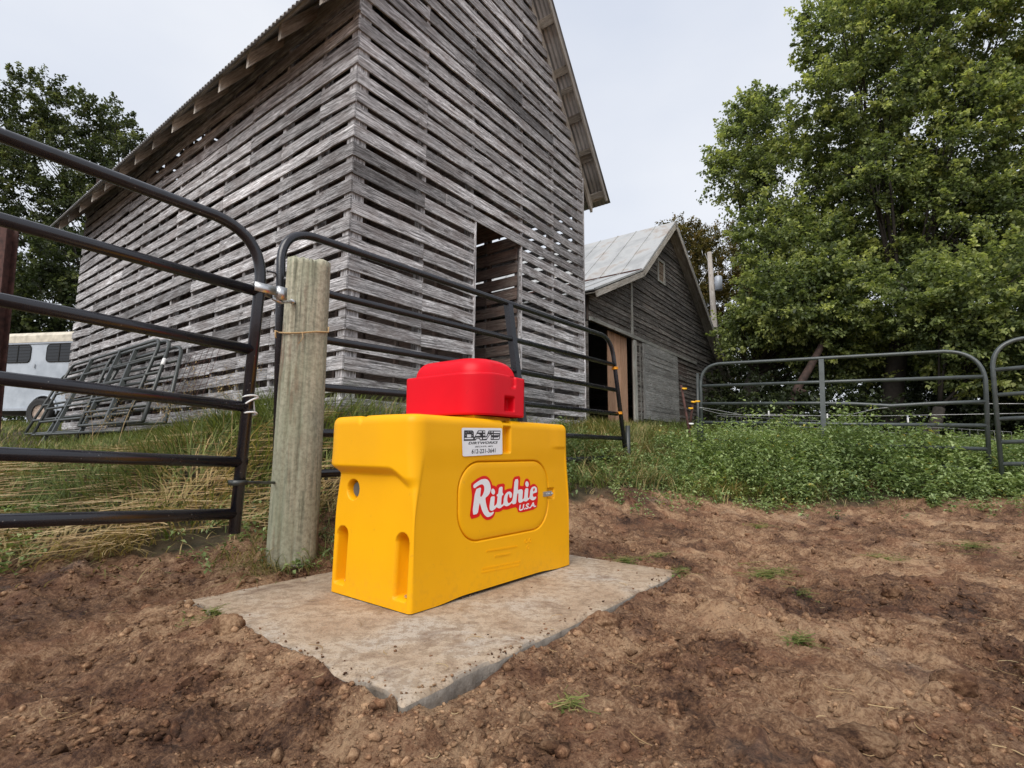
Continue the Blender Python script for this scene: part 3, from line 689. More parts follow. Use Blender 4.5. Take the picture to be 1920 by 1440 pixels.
def lid():
    L0, L1, W0, W1 = 0.345, 0.705, 0.000, 0.485; loops = []
    rad = (0.135, 0.030, 0.06, 0.035); ns = (110, 30, 40, 60)
    z0, z1 = 0.752, 0.944
    prof = [(0.006, z0), (0.0, z0 + .006)] + [(-0.002 * k / 40, z0 + .006 + (z1 - z0 - .016) * k / 40) for k in range(1, 41)] + \
           [(-.001, z1 - .004), (.003, z1 - .001), (.010, z1), (.020, z1 - .002), (.026, z1 - .006), (.032, z1 - .003)]
    dome = [(.032 + .052 * (1 - math.cos(t)), z1 - .003 + .082 * math.sin(t)) for t in np.linspace(0, math.pi / 2, 12)[1:]]
    for ins, z in prof + dome + [(0.10, z1 + .082), (0.13, z1 + .083)]:
        r = tuple(max(.012, q - ins * .8) if ins < .03 else max(.03, q - ins * .5) for q in rad)
        P, Nn, fc = loft_loop(L0 + ins, L1 - ins, W0 + ins, W1 - ins, z, r, ns, 14)
        off = np.zeros(len(P)); zz = np.full(len(P), z)
        if ins < .004:
            f0 = (fc == 0)
            off[f0] += cut(rrsd(P[f0, 0], zz[f0], 0.575, 0.812, 0.037, 0.032, 0.004), 0.045, 0.003)
            off[f0] += cut(rrsd(P[f0, 0], zz[f0], 0.600, 0.925, 0.021, 0.035, 0.015), 0.012, 0.004)
        zb = zz.copy()
        if ins < .03: zb = zb + 0.004 * (P[:, 1] < .2) * np.exp(-((P[:, 0] - .5) / .1) ** 2) * (z > .93)
        if ins >= .03: zb -= 0.018 * sstep(.55, .75, P[:, 0]) * (z - z1) / .08
        Q = P + Nn * off[:, None]
        loops.append(WA + Q[:, :1] * EA + Q[:, 1:2] * EB + (zb[:, None] + 0.004) * UP)
    return loft('cover', loops, True, M['red'], waterer)
lid()
# raised seat under the cover
b = MB(); b.box(wp(0.525, 0.25, 0.738), EA, EB, UP, 0.26, 0.38, 0.026); b.build('cover_seat', M['yellow'], waterer)

# ------------------------------------------------------------------ corn crib
R3 = nrm([.5987, .8010, 0]); L3 = nrm([-.8010, .5987, 0]); C0 = np.array([-1.455, 4.42, 0.0])
def cp(s, l, z): return C0 + R3 * s + L3 * l + UP * z
CW, CLn = 4.243, 8.15; ZW = 5.0; SLP = 1.35; PIT = 0.1795; Z0 = 1.272
crib = thing('corn_crib', 'tall weathered grey slatted timber corn crib with steep metal roof and open alley', 'corn crib', tuple(cp(CW / 2, CLn / 2, .9)))
def board(mb, p0, p1, outn, z, h, th, tone, rr, cuts=None, jag=0.004, lap=0.0):
    """horizontal board from p0 to p1 (xy), bottom at z, with a slightly irregular lower edge; UVs in metres along the grain"""
    p0 = np.array(p0, float); p1 = np.array(p1, float); L = np.linalg.norm(p1 - p0)
    if L < 0.03: return
    n = max(1, int(L / 0.32)); d = (p1 - p0) / L; uo, vo = rr.random() * 50, rr.random() * 50
    wk = 3 if rr.random() < .10 else 1; dz0, dz1 = rr.gauss(0, .0042) * wk, rr.gauss(0, .0042) * wk; bow = rr.gauss(0, .005) * wk
    vs = []; 
    for i in range(n + 1):
        t = i / n; q = p0 + d * L * t; zz = z + dz0 * (1 - t) + dz1 * t; o = outn * (bow * math.sin(t * math.pi) + rr.gauss(0, .0008))
        lo = rr.gauss(0, jag * .5) + (rr.random() < .03) * rr.random() * .02; hi = rr.gauss(0, jag * .4)
        for (oo, hh) in ((0, lo), (th, lo), (th, h + hi), (0, h + hi)):
            vs.append(q + o + outn * (oo + (lap if hh < h * .5 else 0)) + UP * (zz + hh))
    fs = []; uvs = []
    U = lambda i: uo + L * i / n
    for i in range(n):
        a = i * 4; c = a + 4
        fs += [(a + 1, c + 1, c + 2, a + 2), (a + 0, a + 3, c + 3, c + 0), (a, c, c + 1, a + 1), (a + 2, c + 2, c + 3, a + 3)]
        uvs += [[(U(i), vo), (U(i + 1), vo), (U(i + 1), vo + h), (U(i), vo + h)], [(U(i), vo), (U(i), vo + h), (U(i + 1), vo + h), (U(i + 1), vo)],
                [(U(i), vo), (U(i + 1), vo), (U(i + 1), vo + th), (U(i), vo + th)], [(U(i), vo), (U(i + 1), vo), (U(i + 1), vo + th), (U(i), vo + th)]]
    e = n * 4
    fs += [(0, 1, 2, 3), (e + 3, e + 2, e + 1, e)]; uvs += [[(uo, vo), (uo + th, vo), (uo + th, vo + h), (uo, vo + h)]] * 2
    mb.add(vs, fs, uvs, tone)
def slat_wall(name, frm, to, outn, zlist, mat, rr, joints, hole=None, th=0.018, ext=0.0):
    """frm/to: 2 points; zlist: (z, s0, s1) along the wall"""
    mb = MB(); D = nrm(np.array(to) - np.array(frm))
    for k, (z, s0, s1, h) in enumerate(zlist):
        spans = [(s0, s1)]
        if hole and z + h * .5 < hole[2]: spans = [(s0, hole[0]), (hole[1], s1)]
        for a, b_ in spans:
            if b_ - a < .04: continue
            cutp = sorted(j for j in joints if a + .4 < j < b_ - .4 and rr.random() < .42)[:]
            sel = []
            for j in cutp:
                if not sel or j - sel[-1] > 1.1: sel.append(j)
            pts = [a] + sel + [b_]
            for p, q in zip(pts[:-1], pts[1:]):
                board(mb, frm + D * (p + .002), frm + D * (q - .002), outn, z + rr.gauss(0, .003), h + rr.gauss(0, .003), th, min(1, max(0, rr.gauss(.5, .24))), rr)
    return mb.build(name, mat, crib)
rr = random.Random(11)
BH = 0.124
SJ = [0.535, 1.22, 1.9, 2.5, 3.2, 3.85, 4.5, 5.15, 5.8, 6.45, 7.1, 7.7]
GJ = [0.88, 1.65, 2.60, 3.38]
zl = [(Z0 + k * PIT, -0.022, CLn + .02, BH) for k in range(-2, 21)]
slat_wall('side_wall', cp(0, 0, 0), cp(0, 1, 0), -R3, zl, M['crib'], rr, SJ)
slat_wall('side_wall', cp(CW, 0, 0), cp(CW, 1, 0), R3, zl, M['crib'], rr, SJ)
def gable_z(s): return ZW + SLP * min(s, CW - s)
gl = []
for k in range(-2, 37):
    z = Z0 + k * PIT
    if z + BH <= ZW + .02: gl.append((z, 0, CW, BH))
    else:
        e = max(0, (z + BH * .6 - ZW) / SLP)
        if CW - 2 * e > .15: gl.append((z, e, CW - e, BH))
slat_wall('gable_wall', cp(0, 0, 0), cp(1, 0, 0), -L3, gl, M['crib'], rr, GJ, hole=(1.69, 2.57, 3.20))
slat_wall('gable_wall', cp(0, CLn, 0), cp(1, CLn, 0), L3, gl, M['crib'], rr, GJ, hole=(1.69, 2.57, 3.20))
# alley walls
za = [(Z0 + k * PIT, 0.03, CLn - .03, BH + .012) for k in range(-2, 20)]
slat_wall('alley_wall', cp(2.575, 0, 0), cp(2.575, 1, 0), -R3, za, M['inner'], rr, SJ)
za2 = [(z_, a_, b_, PIT - .006) for z_, a_, b_, h_ in za]  # boards nearly closed up to block sky seen through the crib
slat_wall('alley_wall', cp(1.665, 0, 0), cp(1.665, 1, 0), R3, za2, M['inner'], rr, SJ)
mb = MB(); mb.box(cp(1.652, CLn / 2, 3.85), UP, L3, R3, 5.7, CLn - .1, .008, .2); mb.build('alley_light_block', M['inner'], crib)  # added unseen sheet: blocks sky showing through the side slats
mb = MB(); mb.box(cp(.84, CLn - .12, 3.4), UP, R3, L3, 5.0, 1.58, .008, .2); mb.build('end_light_block', M['inner'], crib)  # added unseen sheet: keeps sky from showing through the far gable
# studs
for s_, th in ((0.0, 0), (CW, 1)):
    mb = MB()
    for l in [0.035] + SJ + [CLn - .04]:
        mb.box(cp(s_ + (.05 if th == 0 else -.05), l, 2.95), R3, L3, UP, .095, .045, 4.1, rr.random())
    mb.build('studs', M['crib'], crib)
for l in (0, CLn):
    mb = MB()
    for s_, w_ in ((.07, .14), (.88, .05), (1.64, .045), (2.62, .045), (3.38, .05), (CW - .07, .14)):
        zt = gable_z(s_); mb.box(cp(s_, l + (.05 if l == 0 else -.05), (.9 + zt) / 2 - .03), R3, L3, UP, w_, .095, zt - .96, rr.random())
    mb.build('studs', M['crib'], crib)
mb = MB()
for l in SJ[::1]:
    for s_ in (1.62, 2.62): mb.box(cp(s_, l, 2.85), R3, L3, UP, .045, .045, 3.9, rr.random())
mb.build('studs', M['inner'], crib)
# joists, and loft boards added to block sky seen through the gaps
mb = MB()
for l in SJ: mb.box(cp(CW / 2, l, 4.75), R3, L3, UP, CW - .1, .045, .14, rr.random())
for k in range(9): mb.box(cp(1.70 + .1 * k, CLn / 2, 3.52), R3, L3, UP, .096, CLn - .2, .02, rr.random())
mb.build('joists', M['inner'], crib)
# plate boards under the eaves
mb = MB()
for s_, o in ((0, -1), (CW, 1)):
    mb.box(cp(s_ + .0 * o, CLn / 2, ZW - .01), L3, R3, UP, CLn + .04, .045, .16, .35)
mb.build('wall_plate', M['oldwood'], crib)
# door trim
mb = MB()
mb.box(cp(2.13, -.028, 3.29), R3, L3, UP, 1.9, .012, .13, .4)
mb.box(cp(2.59, -.012, 2.1), R3, L3, UP, .022, .03, 2.3, .95); mb.box(cp(1.68, -.012, 2.1), R3, L3, UP, .022, .03, 2.3, .8)
mb.box(cp(CW + .012, -.012, 2.9), R3, L3, UP, .02, .03, 4.0, .95)
mb.build('door_trim', M['crib'], crib)
# grain-stained sill beams and stone piers
mb = MB()
for s0, s1, l0, l1 in ((0, CW, 0.06, .06), (0, CW, CLn - .06, CLn - .06)): mb.box(cp(CW / 2, l0, .90), R3, L3, UP, CW, .14, .12, .3)
for s_ in (.07, 1.62, 2.62, CW - .07): mb.box(cp(s_, CLn / 2, .90), L3, R3, UP, CLn - .3, .14, .12, .3)
mb.build('sill_beam', M['crib'], crib)
mb = MB(); mb.box(cp(.82, CLn / 2, 1.0), R3, L3, UP, 1.5, CLn - .4, .03, .4); mb.box(cp(3.4, CLn / 2, 1.0), R3, L3, UP, 1.5, CLn - .4, .03, .4); mb.build('crib_floor', M['inner'], crib)
# rafters
OV = 0.40; RD = 0.165
SN2 = nrm([0, 0, 1]); 
for side in (0, 1):
    for l in [0.03] + [0.71 + .62 * k for k in range(12)] + [CLn - .03]:
        mb = MB(); hz = lambda e: ZW - SLP * e
        def q(e, z, dl): s_ = -e if side == 0 else CW + e; return cp(s_, l + dl, z)
        e0, e1 = OV - .02, -(CW / 2 - .01)
        vs = []
        for dl in (-.021, .021): vs += [q(e0, hz(e0), dl), q(e0, hz(e0) + RD, dl), q(e1, hz(e1) + RD, dl), q(e1, hz(e1), dl)]
        Lr = math.hypot(e0 - e1, SLP * (e0 - e1)); uo = rr.random() * 30; vo = rr.random() * 30
        ux = [(uo, vo), (uo, vo + .09), (uo + Lr, vo + .09), (uo + Lr, vo)]
        mb.add(vs, [(0, 1, 2, 3), (7, 6, 5, 4), (0, 4, 5, 1), (1, 5, 6, 2), (3, 2, 6, 7), (0, 3, 7, 4)],
               [ux, ux[::-1], [(uo, vo), (uo, vo + .04), (uo + .1, vo + .04), (uo + .1, vo)], [(uo, vo), (uo, vo + .04), (uo + Lr, vo + .04), (uo + Lr, vo)],
                [(uo, vo), (uo + Lr, vo), (uo + Lr, vo + .04), (uo, vo + .04)], [(uo, vo), (uo + Lr, vo), (uo + Lr, vo + .04), (uo, vo + .04)]], rr.random())
        mb.build('rafter', M['oldwood'], crib)
# purlins (run past the gables) and rake boards
GOV = 0.26
def slope_pt(side, e, l, up): s_ = -e if side == 0 else CW + e; return cp(s_, l, ZW - SLP * e + RD + up)
for side in (0, 1):
    sn = nrm((-R3 if side == 0 else R3) * SLP + UP); sd = nrm((-R3 if side == 0 else R3) - UP * SLP)
    mb = MB()
    for i, e in enumerate([OV - .06, OV - .42, -.38, -.78, -1.18, -1.55, -1.9, -2.06]):
        c = slope_pt(side, e, CLn / 2, 0) + sn * .010
        mb.box(c, L3, sd, sn, CLn + 2 * GOV - .02, .11 if i else .13, .02, rr.random())
    mb.build('purlins', M['oldwood'], crib)
    # rake blocks under the overhang and rake boards
    mb = MB()
    for l in (-GOV + .012, CLn + GOV - .012):
        c = (slope_pt(side, OV, l, 0) + slope_pt(side, -CW / 2, l, 0)) / 2 - sn * .030
        mb.box(c, sd, L3, sn, math.hypot(OV + CW / 2, SLP * (OV + CW / 2)), .022, .065, .3)
        mb.build('rake_board', M['oldwood'], crib); mb = MB()
    for e in (OV - .07, -.08, -.62, -1.16, -1.7):
        c = slope_pt(side, e, -GOV / 2 + .0, 0) - sn * .02
        mb.box(c, L3, sd, sn, GOV - .05, .075, .034, rr.random() * .5); mb.build('lookout', M['oldwood'], crib); mb = MB()
def mat_roof(name, c1, c2, c3):
    m, n, b = newmat(name); o = coords(n)
    a = noise(n, o, 1.4, 6, 0.65, .5); c = ramp(n, a, [(0.35, c1), (0.55, c2), (0.68, c3)])
    n.links.new(c, b.inputs['Base Color']); b.inputs['Metallic'].default_value = 0.35; b.inputs['Roughness'].default_value = 0.55
    bump(n, b, noise(n, o, 6, 3), 0.15, 0.01); return m
M['tin'] = mat_roof('old_tin', (0.24, 0.24, 0.245), (0.38, 0.385, 0.39), (0.30, 0.27, 0.245))
for side in (0, 1):
    sn = nrm((-R3 if side == 0 else R3) * SLP + UP)
    ls = np.arange(-GOV - .02, CLn + GOV + .03, .0112); V = []; Fq = []
    es = np.linspace(OV + .035, -CW / 2, 9)
    for k, up in ((0, 0), (1, -.0015)):
        for e in es:
            for l in ls: V.append(slope_pt(side, e, l, 0) + sn * (.030 + up + .009 * math.sin(l * 2 * math.pi / .0677)))
    n = len(ls); m_ = len(es)
    for k in (0, 1):
        o = k * n * m_
        for j in range(m_ - 1):
            for i in range(n - 1): f = (o + j * n + i, o + j * n + i + 1, o + (j + 1) * n + i + 1, o + (j + 1) * n + i); Fq.append(f if k == 0 else f[::-1])
    for i in range(n - 1): Fq.append((i, n * m_ + i, n * m_ + i + 1, i + 1))
    link('roof_sheet', np_mesh('roof_sheet', np.array(V), np.array(Fq)), M['tin'], crib, True)
mb = MB(); rt = cp(CW / 2, CLn / 2, ZW + SLP * CW / 2 + RD + .055); mb.tube([rt - L3 * (CLn / 2 + GOV), rt + L3 * (CLn / 2 + GOV)], .05, 10); mb.build('ridge_cap', M['tin'], crib, True)

# ------------------------------------------------------------------ barn
B0 = atY(1190, 800, 13); B0[2] = 0
def bp(s, l, z): return B0 + R3 * s + L3 * l + UP * z
barn = thing('barn', 'dark weathered clapboard barn with pale metal roof beyond the corn crib', 'barn', tuple(bp(3, 5, 1.2)))
BL = 11.0; SL, SR = -2.35, 7.95
def roofz(s):
    if s > 2.6: return 7.38 - .728 * (s - 2.6)
    if s > 0: return 7.38 - .862 * (2.6 - s)
    return 5.14 + .45 * s
def barn_gable(name, l, outn):
    mb = MB(); z = 1.1; rb = random.Random(5)
    while z < 7.3:
        h = .128
        # widest span under the roof at this height
        ss = np.linspace(SL, SR, 400); ok = ss[[roofz(q) > z + h * .6 for q in ss]]
        if len(ok):
            a, b_ = ok[0], ok[-1]; spans = [(a, b_)]
            if z < 3.40: spans = [(0.0 if l == 0 else SL, b_)]
            if l == 0 and 5.48 < z + .06 < 6.08: spans = [(a, 1.83), (2.27, b_)]
            for a, b_ in spans:
                p = a
                while p < b_ - .01:
                    q = min(b_, p + rb.uniform(1.6, 3.6)); 
                    if b_ - q < .5: q = b_
                    board(mb, bp(p + .002, l, 0), bp(q - .002, l, 0), outn, z, h + .012, .018 + .006 * rb.random(), min(1, max(0, rb.gauss(.5, .32))), rb, jag=.003, lap=.018); p = q
        z += h
    return mb.build(name, M['barn'], barn)
barn_gable('gable_wall', 0, -L3); barn_gable('gable_wall', BL, L3)
# backing so that no light shows between clapboards
def poly_wall(name, l, th, mat, pts):
    mb = MB(); n = len(pts); vs = [bp(s_, l, z) for s_, z in pts] + [bp(s_, l + th, z) for s_, z in pts]
    mb.add(vs, [tuple(range(n)), tuple(range(2 * n - 1, n - 1, -1))] + [(i, (i + 1) % n, n + (i + 1) % n, n + i) for i in range(n)], None, .3); return mb.build(name, mat, barn)
poly_wall('wall_sheathing', .01, .03, M['inner'], [(0.0, 1.0), (SR, 1.0), (SR, roofz(SR) - .06), (2.6, 7.3), (0, 5.0), (SL, 4.0), (SL, 3.45), (0.0, 3.45)])
poly_wall('wall_sheathing', BL - .04, .03, M['inner'], [(SL, 1.0), (SR, 1.0), (SR, roofz(SR) - .06), (2.6, 7.3), (0, 5.0), (SL, 4.0)])
mb = MB(); rb = random.Random(8)
z = 1.1
while z < 3.35: board(mb, bp(SR, 0, 0), bp(SR, BL, 0), R3, z, .14, .02, rb.random(), rb); board(mb, bp(SL, 0, 0), bp(SL, BL, 0), -R3, z, .14, .02, rb.random(), rb); z += .128
mb.build('side_wall', M['barn'], barn)
mb = MB()
mb.box(bp(-.09, -.035, 4.22), UP, R3, L3, 1.62, .10, .03, .8)                 # corner board above
mb.box(bp(.03, -.03, 2.25), UP, R3, L3, 2.3, .17, .05, .9)                    # door jamb
mb.box(bp(1.3, -.045, 3.47), R3, UP, L3, 7.3, .085, .05, .45)                 # beam across
mb.box(bp(.35, -.03, 2.2), UP, R3, L3, 2.3, .04, .04, .2)
mb.box(bp(SR - .03, -.03, 2.35), UP, R3, L3, 2.2, .09, .03, .6)
mb.build('trim_board', M['trim'], barn)
mb = MB(); mb.box(bp(-1.05, .10, 2.3), UP, R3, L3, 2.28, .34, .03, .3); mb.box(bp(-.70, .11, 2.3), UP, R3, L3, 2.28, .34, .03, .7); mb.box(bp(-.35, .10, 2.3), UP, R3, L3, 2.28, .34, .03, .5)
mb.build('sliding_door', M['tanpanel'], barn)
# sliding door on the main gable
mb = MB(); z = 1.42; rb = random.Random(4)
while z < 3.32: board(mb, bp(.50, -.03, 0), bp(3.15, -.03, 0), -L3, z, .135, .028, rb.random() * .6 + .4, rb); z += .124
mb.box(bp(.52, -.075, 2.37), UP, R3, L3, 1.9, .1, .02, .6)
mb.build('board_door', mat_board('door_board', (0.06, 0.06, 0.058), (0.17, 0.172, 0.165), (0.34, 0.34, 0.325), (0.15, 0.13, 0.12), flake=0.7), barn)
mb = MB(); mb.box(bp(3.62, -.02, 2.3), UP, R3, L3, 2.2, .8, .02, .1); mb.build('side_door', M['inner'], barn)
# gable window
wn = MB()
for c, sx, sz in ((bp(1.81, -.035, 5.78), .07, .70), (bp(2.29, -.035, 5.78), .07, .70)): wn.box(c, R3, L3, UP, sx, .04, sz, .8)
wn.box(bp(2.05, -.033, 6.10), R3, L3, UP, .42, .04, .07, .8); wn.box(bp(2.05, -.033, 5.46), R3, L3, UP, .42, .04, .06, .8)
wo = wn.build('window', M['trim'], barn)
wn = MB()
for k in range(5): wn.box(bp(2.05, -.01, 5.55 + .115 * k), R3, L3, UP, .44, .015, .10, .4)
wn.build('shutter_board', mat_board('shutter', (.10, .07, .05), (.24, .18, .13), (.36, .29, .22), (.2, .13, .08)), wo)
mb = MB(); mb.box(bp(-1.2, 3.0, 2.3), UP, R3, L3, 2.5, 2.6, .03); mb.build('inner_wall', M['tanpanel'], barn); mb = MB(); mb.box(bp(-1.2, 1.5, 1.12), L3, R3, UP, 3, 2.3, .02)
mb.build('barn_floor', M['earth'], barn)
# roof
M['barnroof'] = mat_roof('barn_roof_metal', (0.34, 0.345, 0.345), (0.46, 0.465, 0.46), (0.36, 0.31, 0.27))
def roof_strip(name, pts, l0, l1, th, seam):
    mb = MB()
    for (s0, z0), (s1, z1) in zip(pts[:-1], pts[1:]):
        d = nrm(R3 * (s1 - s0) + UP * (z1 - z0)); nn = nrm(np.cross(d, L3)); nn = nn if nn[2] > 0 else -nn
        a = bp(s0, l0, z0); b_ = bp(s1, l0, z1); c = bp(s1, l1, z1); dd = bp(s0, l1, z0)
        vs = [a, b_, c, dd] + [p + nn * th for p in (a, b_, c, dd)]
        mb.add(vs, [(0, 3, 2, 1), (4, 5, 6, 7), (0, 1, 5, 4), (1, 2, 6, 5), (2, 3, 7, 6), (3, 0, 4, 7)], None, .5)
        if seam:
            Ls = np.linalg.norm(b_ - a)
            for k in range(int((l1 - l0) / .62) + 1):
                l = l0 + .02 + k * .62
                if l < l1: mb.box((bp(s0, l, z0) + bp(s1, l, z1)) / 2 + nn * (th + .008), d, L3, nn, Ls, .03, .02, .4)
    return mb
o_ = roof_strip('r', [(-2.62, 3.99), (0, 5.17)], -.34, BL + .3, .025, True).build('roof_skirt', M['barnroof'], barn)
o_ = roof_strip('r', [(0, 5.174), (2.6, 7.42)], -.34, BL + .3, .025, True).build('roof_slope', M['barnroof'], barn)
o_ = roof_strip('r', [(2.6, 7.42), (8.35, 3.235)], -.34, BL + .3, .025, True).build('roof_slope', M['barnroof'], barn)
mb = MB(); mb.box(bp(0, BL / 2, 5.21), L3, R3, UP, BL + .6, .05, .03); mb.build('flashing', M['rust'], barn)
for (s0, z0), (s1, z1) in (((-2.62, 3.97), (0, 5.15)), ((0, 5.15), (2.6, 7.40)), ((2.6, 7.40), (8.35, 3.215))):
    mb = MB(); d = nrm(R3 * (s1 - s0) + UP * (z1 - z0)); nn = nrm(np.cross(d, L3)); nn = nn if nn[2] > 0 else -nn
    mb.box((bp(s0, -.33, z0) + bp(s1, -.33, z1)) / 2 - nn * .07, d, L3, nn, math.hypot(s1 - s0, z1 - z0), .025, .13, .6)
    mb.build('rake_board', M['oldwood'], barn); mb = MB()
    mb.box((bp(s0, -.16, z0) + bp(s1, -.16, z1)) / 2 - nn * .03, d, L3, nn, math.hypot(s1 - s0, z1 - z0) - .02, .30, .02, .3)
    mb.build('soffit', M['oldwood'], barn)

# ------------------------------------------------------------------ tube gates
def pipe_gate(name, label, group, p0, h, upv, tl, tr, bl, br, rails, brace, mat, r, bendr=(.16, .16), hidden_left=None, brw=.05):
    """corner pixels are cast onto the gate's own plane"""
    n = np.cross(h, upv); n = nrm(n)
    P = lambda uv: onpl(uv[0], uv[1], p0, n)
    TL, TR, BL, BR = (P(q) if not isinstance(q, np.ndarray) else q for q in (tl, tr, bl, br))
    t = thing(name, label, 'gate', tuple((BL + BR) / 2), group)
    mb = MB(); mb.tube(fillet([BL, TL, TR, BR], list(bendr), 9), r, 14); mb.build('gate_frame', mat, t, True)
    for rl in rails:
        pts = [P(q) if not isinstance(q, np.ndarray) else q for q in rl]
        a, b_ = pts[0], pts[-1]; d = nrm(b_ - a)
        mb = MB(); mb.tube(pts, r * .98, 12); mb.build('rail', mat, t, True)
        
    for bt, bb in brace:
        a, b_ = P(bt), P(bb); mb = MB()
        mb.box((a + b_) / 2 + n * .0 , b_ - a, h, n, np.linalg.norm(b_ - a), brw, r * 2.3); mb.build('brace', mat, t)
    return t, n, P
# left gate: latched end near the wooden post, runs towards and past the camera's left
hL = nrm([.606, .793, 0]); p0L = atY(493, 520, 2.35); nL = nrm(np.cross(hL, UP))
def gl_pt(u, v): return onpl(u, v, p0L, nL)
def ext(a, b, t): return a + (b - a) * t
LR = [((0, 253), (431, 414)), ((0, 411), (490, 549)), ((0, 562), (478, 657)), ((0, 709), (470, 764)), ((0, 851), (461, 867)), ((0, 977), (448, 963))]
def gext(q, far=3.0):
    a, b_ = gl_pt(*q[0]), gl_pt(*q[1]); d = (b_ - a); d = d / math.hypot(d[0], d[1])
    e = b_ - d * far; e[2] = b_[2] - d[2] * far * .8; return e, a, b_
tlp = gext(LR[0])
top_dir = nrm(gl_pt(431, 414) - gl_pt(0, 253)); TRc = gl_pt(497, 439)
post_bot = gl_pt(439, 1000)
gate1 = thing('pipe_gate', 'near dark painted tube gate running past the left edge, latched beside the wooden post', 'gate', tuple(post_bot), 'dark tube gates around the yard')
mb = MB(); e, a, b_ = gext(LR[0]); eb_, ab, bb = gext(LR[5])
mb.tube(fillet([eb_, e, a, TRc, post_bot], [.16, 0, .22], 10), .0245, 16); mb.build('gate_frame', M['gate'], gate1, True)
for q in LR[1:]:
    e, a, b_ = gext(q); mb = MB(); mb.tube([e, a, b_], .0235, 14); mb.build('rail', M['gate'], gate1, True)
mb = MB()   # cast rings where the frame bends
for t_ in (0.0, .2, .4, .6):
    pass
# white cord at the 4th rail
mb = MB(); c = gl_pt(468, 764)
mb.tube([c + UP * (.045 - .075 * sstep(6, 12, a_) + .008 * math.sin(a_)) + (hL * math.cos(a_) + nL * math.sin(a_)) * .031 for a_ in np.linspace(0, 18.6, 48)] + [c - nL * .04 + UP * .03 + hL * .035, c - nL * .045 + UP * .055 + hL * .01], .0042, 6)
tag(mb.build('cord', M['white'], None, True), 'white cord tied round the end tube of the near gate', 'cord')
# wire tie rings on the bend
mb = MB()
for (u, v, du, dv) in ((478, 473, 9, -4), (483, 481, 10, -2), (485, 489, 10, -1)):
    c = gl_pt(u + 3, v); mb.tube([gl_pt(u - 6, v + 1) - nL * .012, gl_pt(u + 1, v) - nL * .026, gl_pt(u + 9, v - 3) - nL * .012], .0022, 5)
tag(mb.build('tie_wire', M['dark'], None, True), 'thin tie wires wrapped on the upper bend of the near gate', 'wire')

hM = nrm([.619, .785, .012]); leanM = nrm(UP + np.array([-.785, .619, 0]) * .075); p0M = atY(525, 893, 2.80)
gate2, nM, PM = pipe_gate('pipe_gate', 'dark tube gate before the crib, between wooden post and orange ties', 'dark tube gates around the yard', p0M, hM, leanM,
    (528, 424), (1146, 634), (520, 893), (1174, 858),
    [[(526, 523), (623, 553), (957, 635), (1151, 684)], [(524, 620), (613, 638), (953, 693), (1153, 731)], [(523, 717), (610, 727), (750, 738), (983, 757), (1157, 776)], [(521, 809), (600, 812), (1067, 817), (1165, 822)], [(520, 893), (600, 888), (1067, 862), (1172, 857)]],
    [((953, 571), (988, 862))], M['gate'], .0245, (.20, .22), brw=.062)
hR = nrm(atY(1852, 880, 5.56) - atY(1318, 854, 7.25)); leanR = nrm(UP + np.array([.57, .82, 0]) * .09); p0R = atY(1318, 854, 7.25)
gate3, nR_, PR = pipe_gate('pipe_gate', 'grey-green tube gate behind leafy weeds on the right, one rail bent down', 'grey-green gates on the right', p0R, hR, leanR,
    (1313, 684), (1845, 655), (1317, 856), (1856, 900),
    [[(1316, 724), (1847, 706)], [(1317, 757), (1542, 756), (1600, 757), (1671, 761), (1740, 757), (1849, 753)], [(1318, 792), (1850, 798)], [(1318, 824), (1852, 842)], [(1318, 853), (1855, 880)]],
    [((1540, 674), (1546, 845))], M['gate2'], .0215, (.26, .34), brw=.055)
b = MB(); b.tube([PR((1308, 700)), PR((1310, 860))], .02, 10); tag(b.build('gate_hinge_post', M['gate3'], None, True), 'slim dark pipe post at the left end of the bent-rail gate', 'post')
h4 = nrm([.93, -.36, .012]); p04 = atY(1876, 868, 5.35)
gate4, n4, P4 = pipe_gate('pipe_gate', 'grey-green tube gate cut off by the right edge of the photo', 'grey-green gates on the right', p04, h4, UP,
    (1857, 641), p04 + h4 * 3 + UP * 1.42, (1880, 905), p04 + h4 * 3 - UP * .02,
    [[(1860, 694), p04 + h4 * 3 + UP * 1.10], [(1864, 741), p04 + h4 * 3 + UP * .83], [(1869, 786), p04 + h4 * 3 + UP * .55], [(1873, 829), p04 + h4 * 3 + UP * .28], [(1877, 870), p04 + h4 * 3 + UP * .05]],
    [], M['gate2'], .0215, (.26, .26))

# gates leaning on the crib's side wall
def lean_gate(label, l0, l1, foot, zt, zb, bot, mat, brs, skew=0.0, nr=5):
    off = .04
    def q(l, t): return cp(-.06 - off - (foot * (1 - t)), l + skew * (1 - t), zb + (zt - zb) * t)
    t = thing('pipe_gate', label, 'gate', tuple(q((l0 + l1) / 2, 0)), 'old gates leaning on the crib')
    mb = MB(); mb.tube(fillet([q(l0, 0), q(l0, 1), q(l1, 1), q(l1, 0)], .2, 7), .021, 10); mb.build('gate_frame', mat, t, True)
    for k in range(nr):
        tt = [.0, .17, .35, .56, .78][k]; mb = MB(); mb.tube([q(l0, tt), q(l1, tt)], .019, 8); mb.build('rail', mat, t, True)
    for l in brs:
        mb = MB(); a, b_ = q(l, 0), q(l, 1); mb.box((a + b_) / 2, b_ - a, L3, R3, np.linalg.norm(b_ - a), .05, .045); mb.build('brace', mat, t)
    return t
lean_gate('hindmost and largest of the dark gates leaning on the crib side', 3.72, 7.60, .5, 2.0, .79, 0, M['gate3'], [5.2, 6.5], -.55)
lean_gate('tube gate leaning on the crib side, ending in a pale bent end tube', 5.05, 8.05, .56, 1.86, .60, 0, M['gate3'], [6.6], -.32)
lean_gate('dark gate leaning on the crib side with a white sleeve on its end tube', 3.42, 5.6, .5, 1.95, .88, 0, M['gate3'], [4.6], -.85)
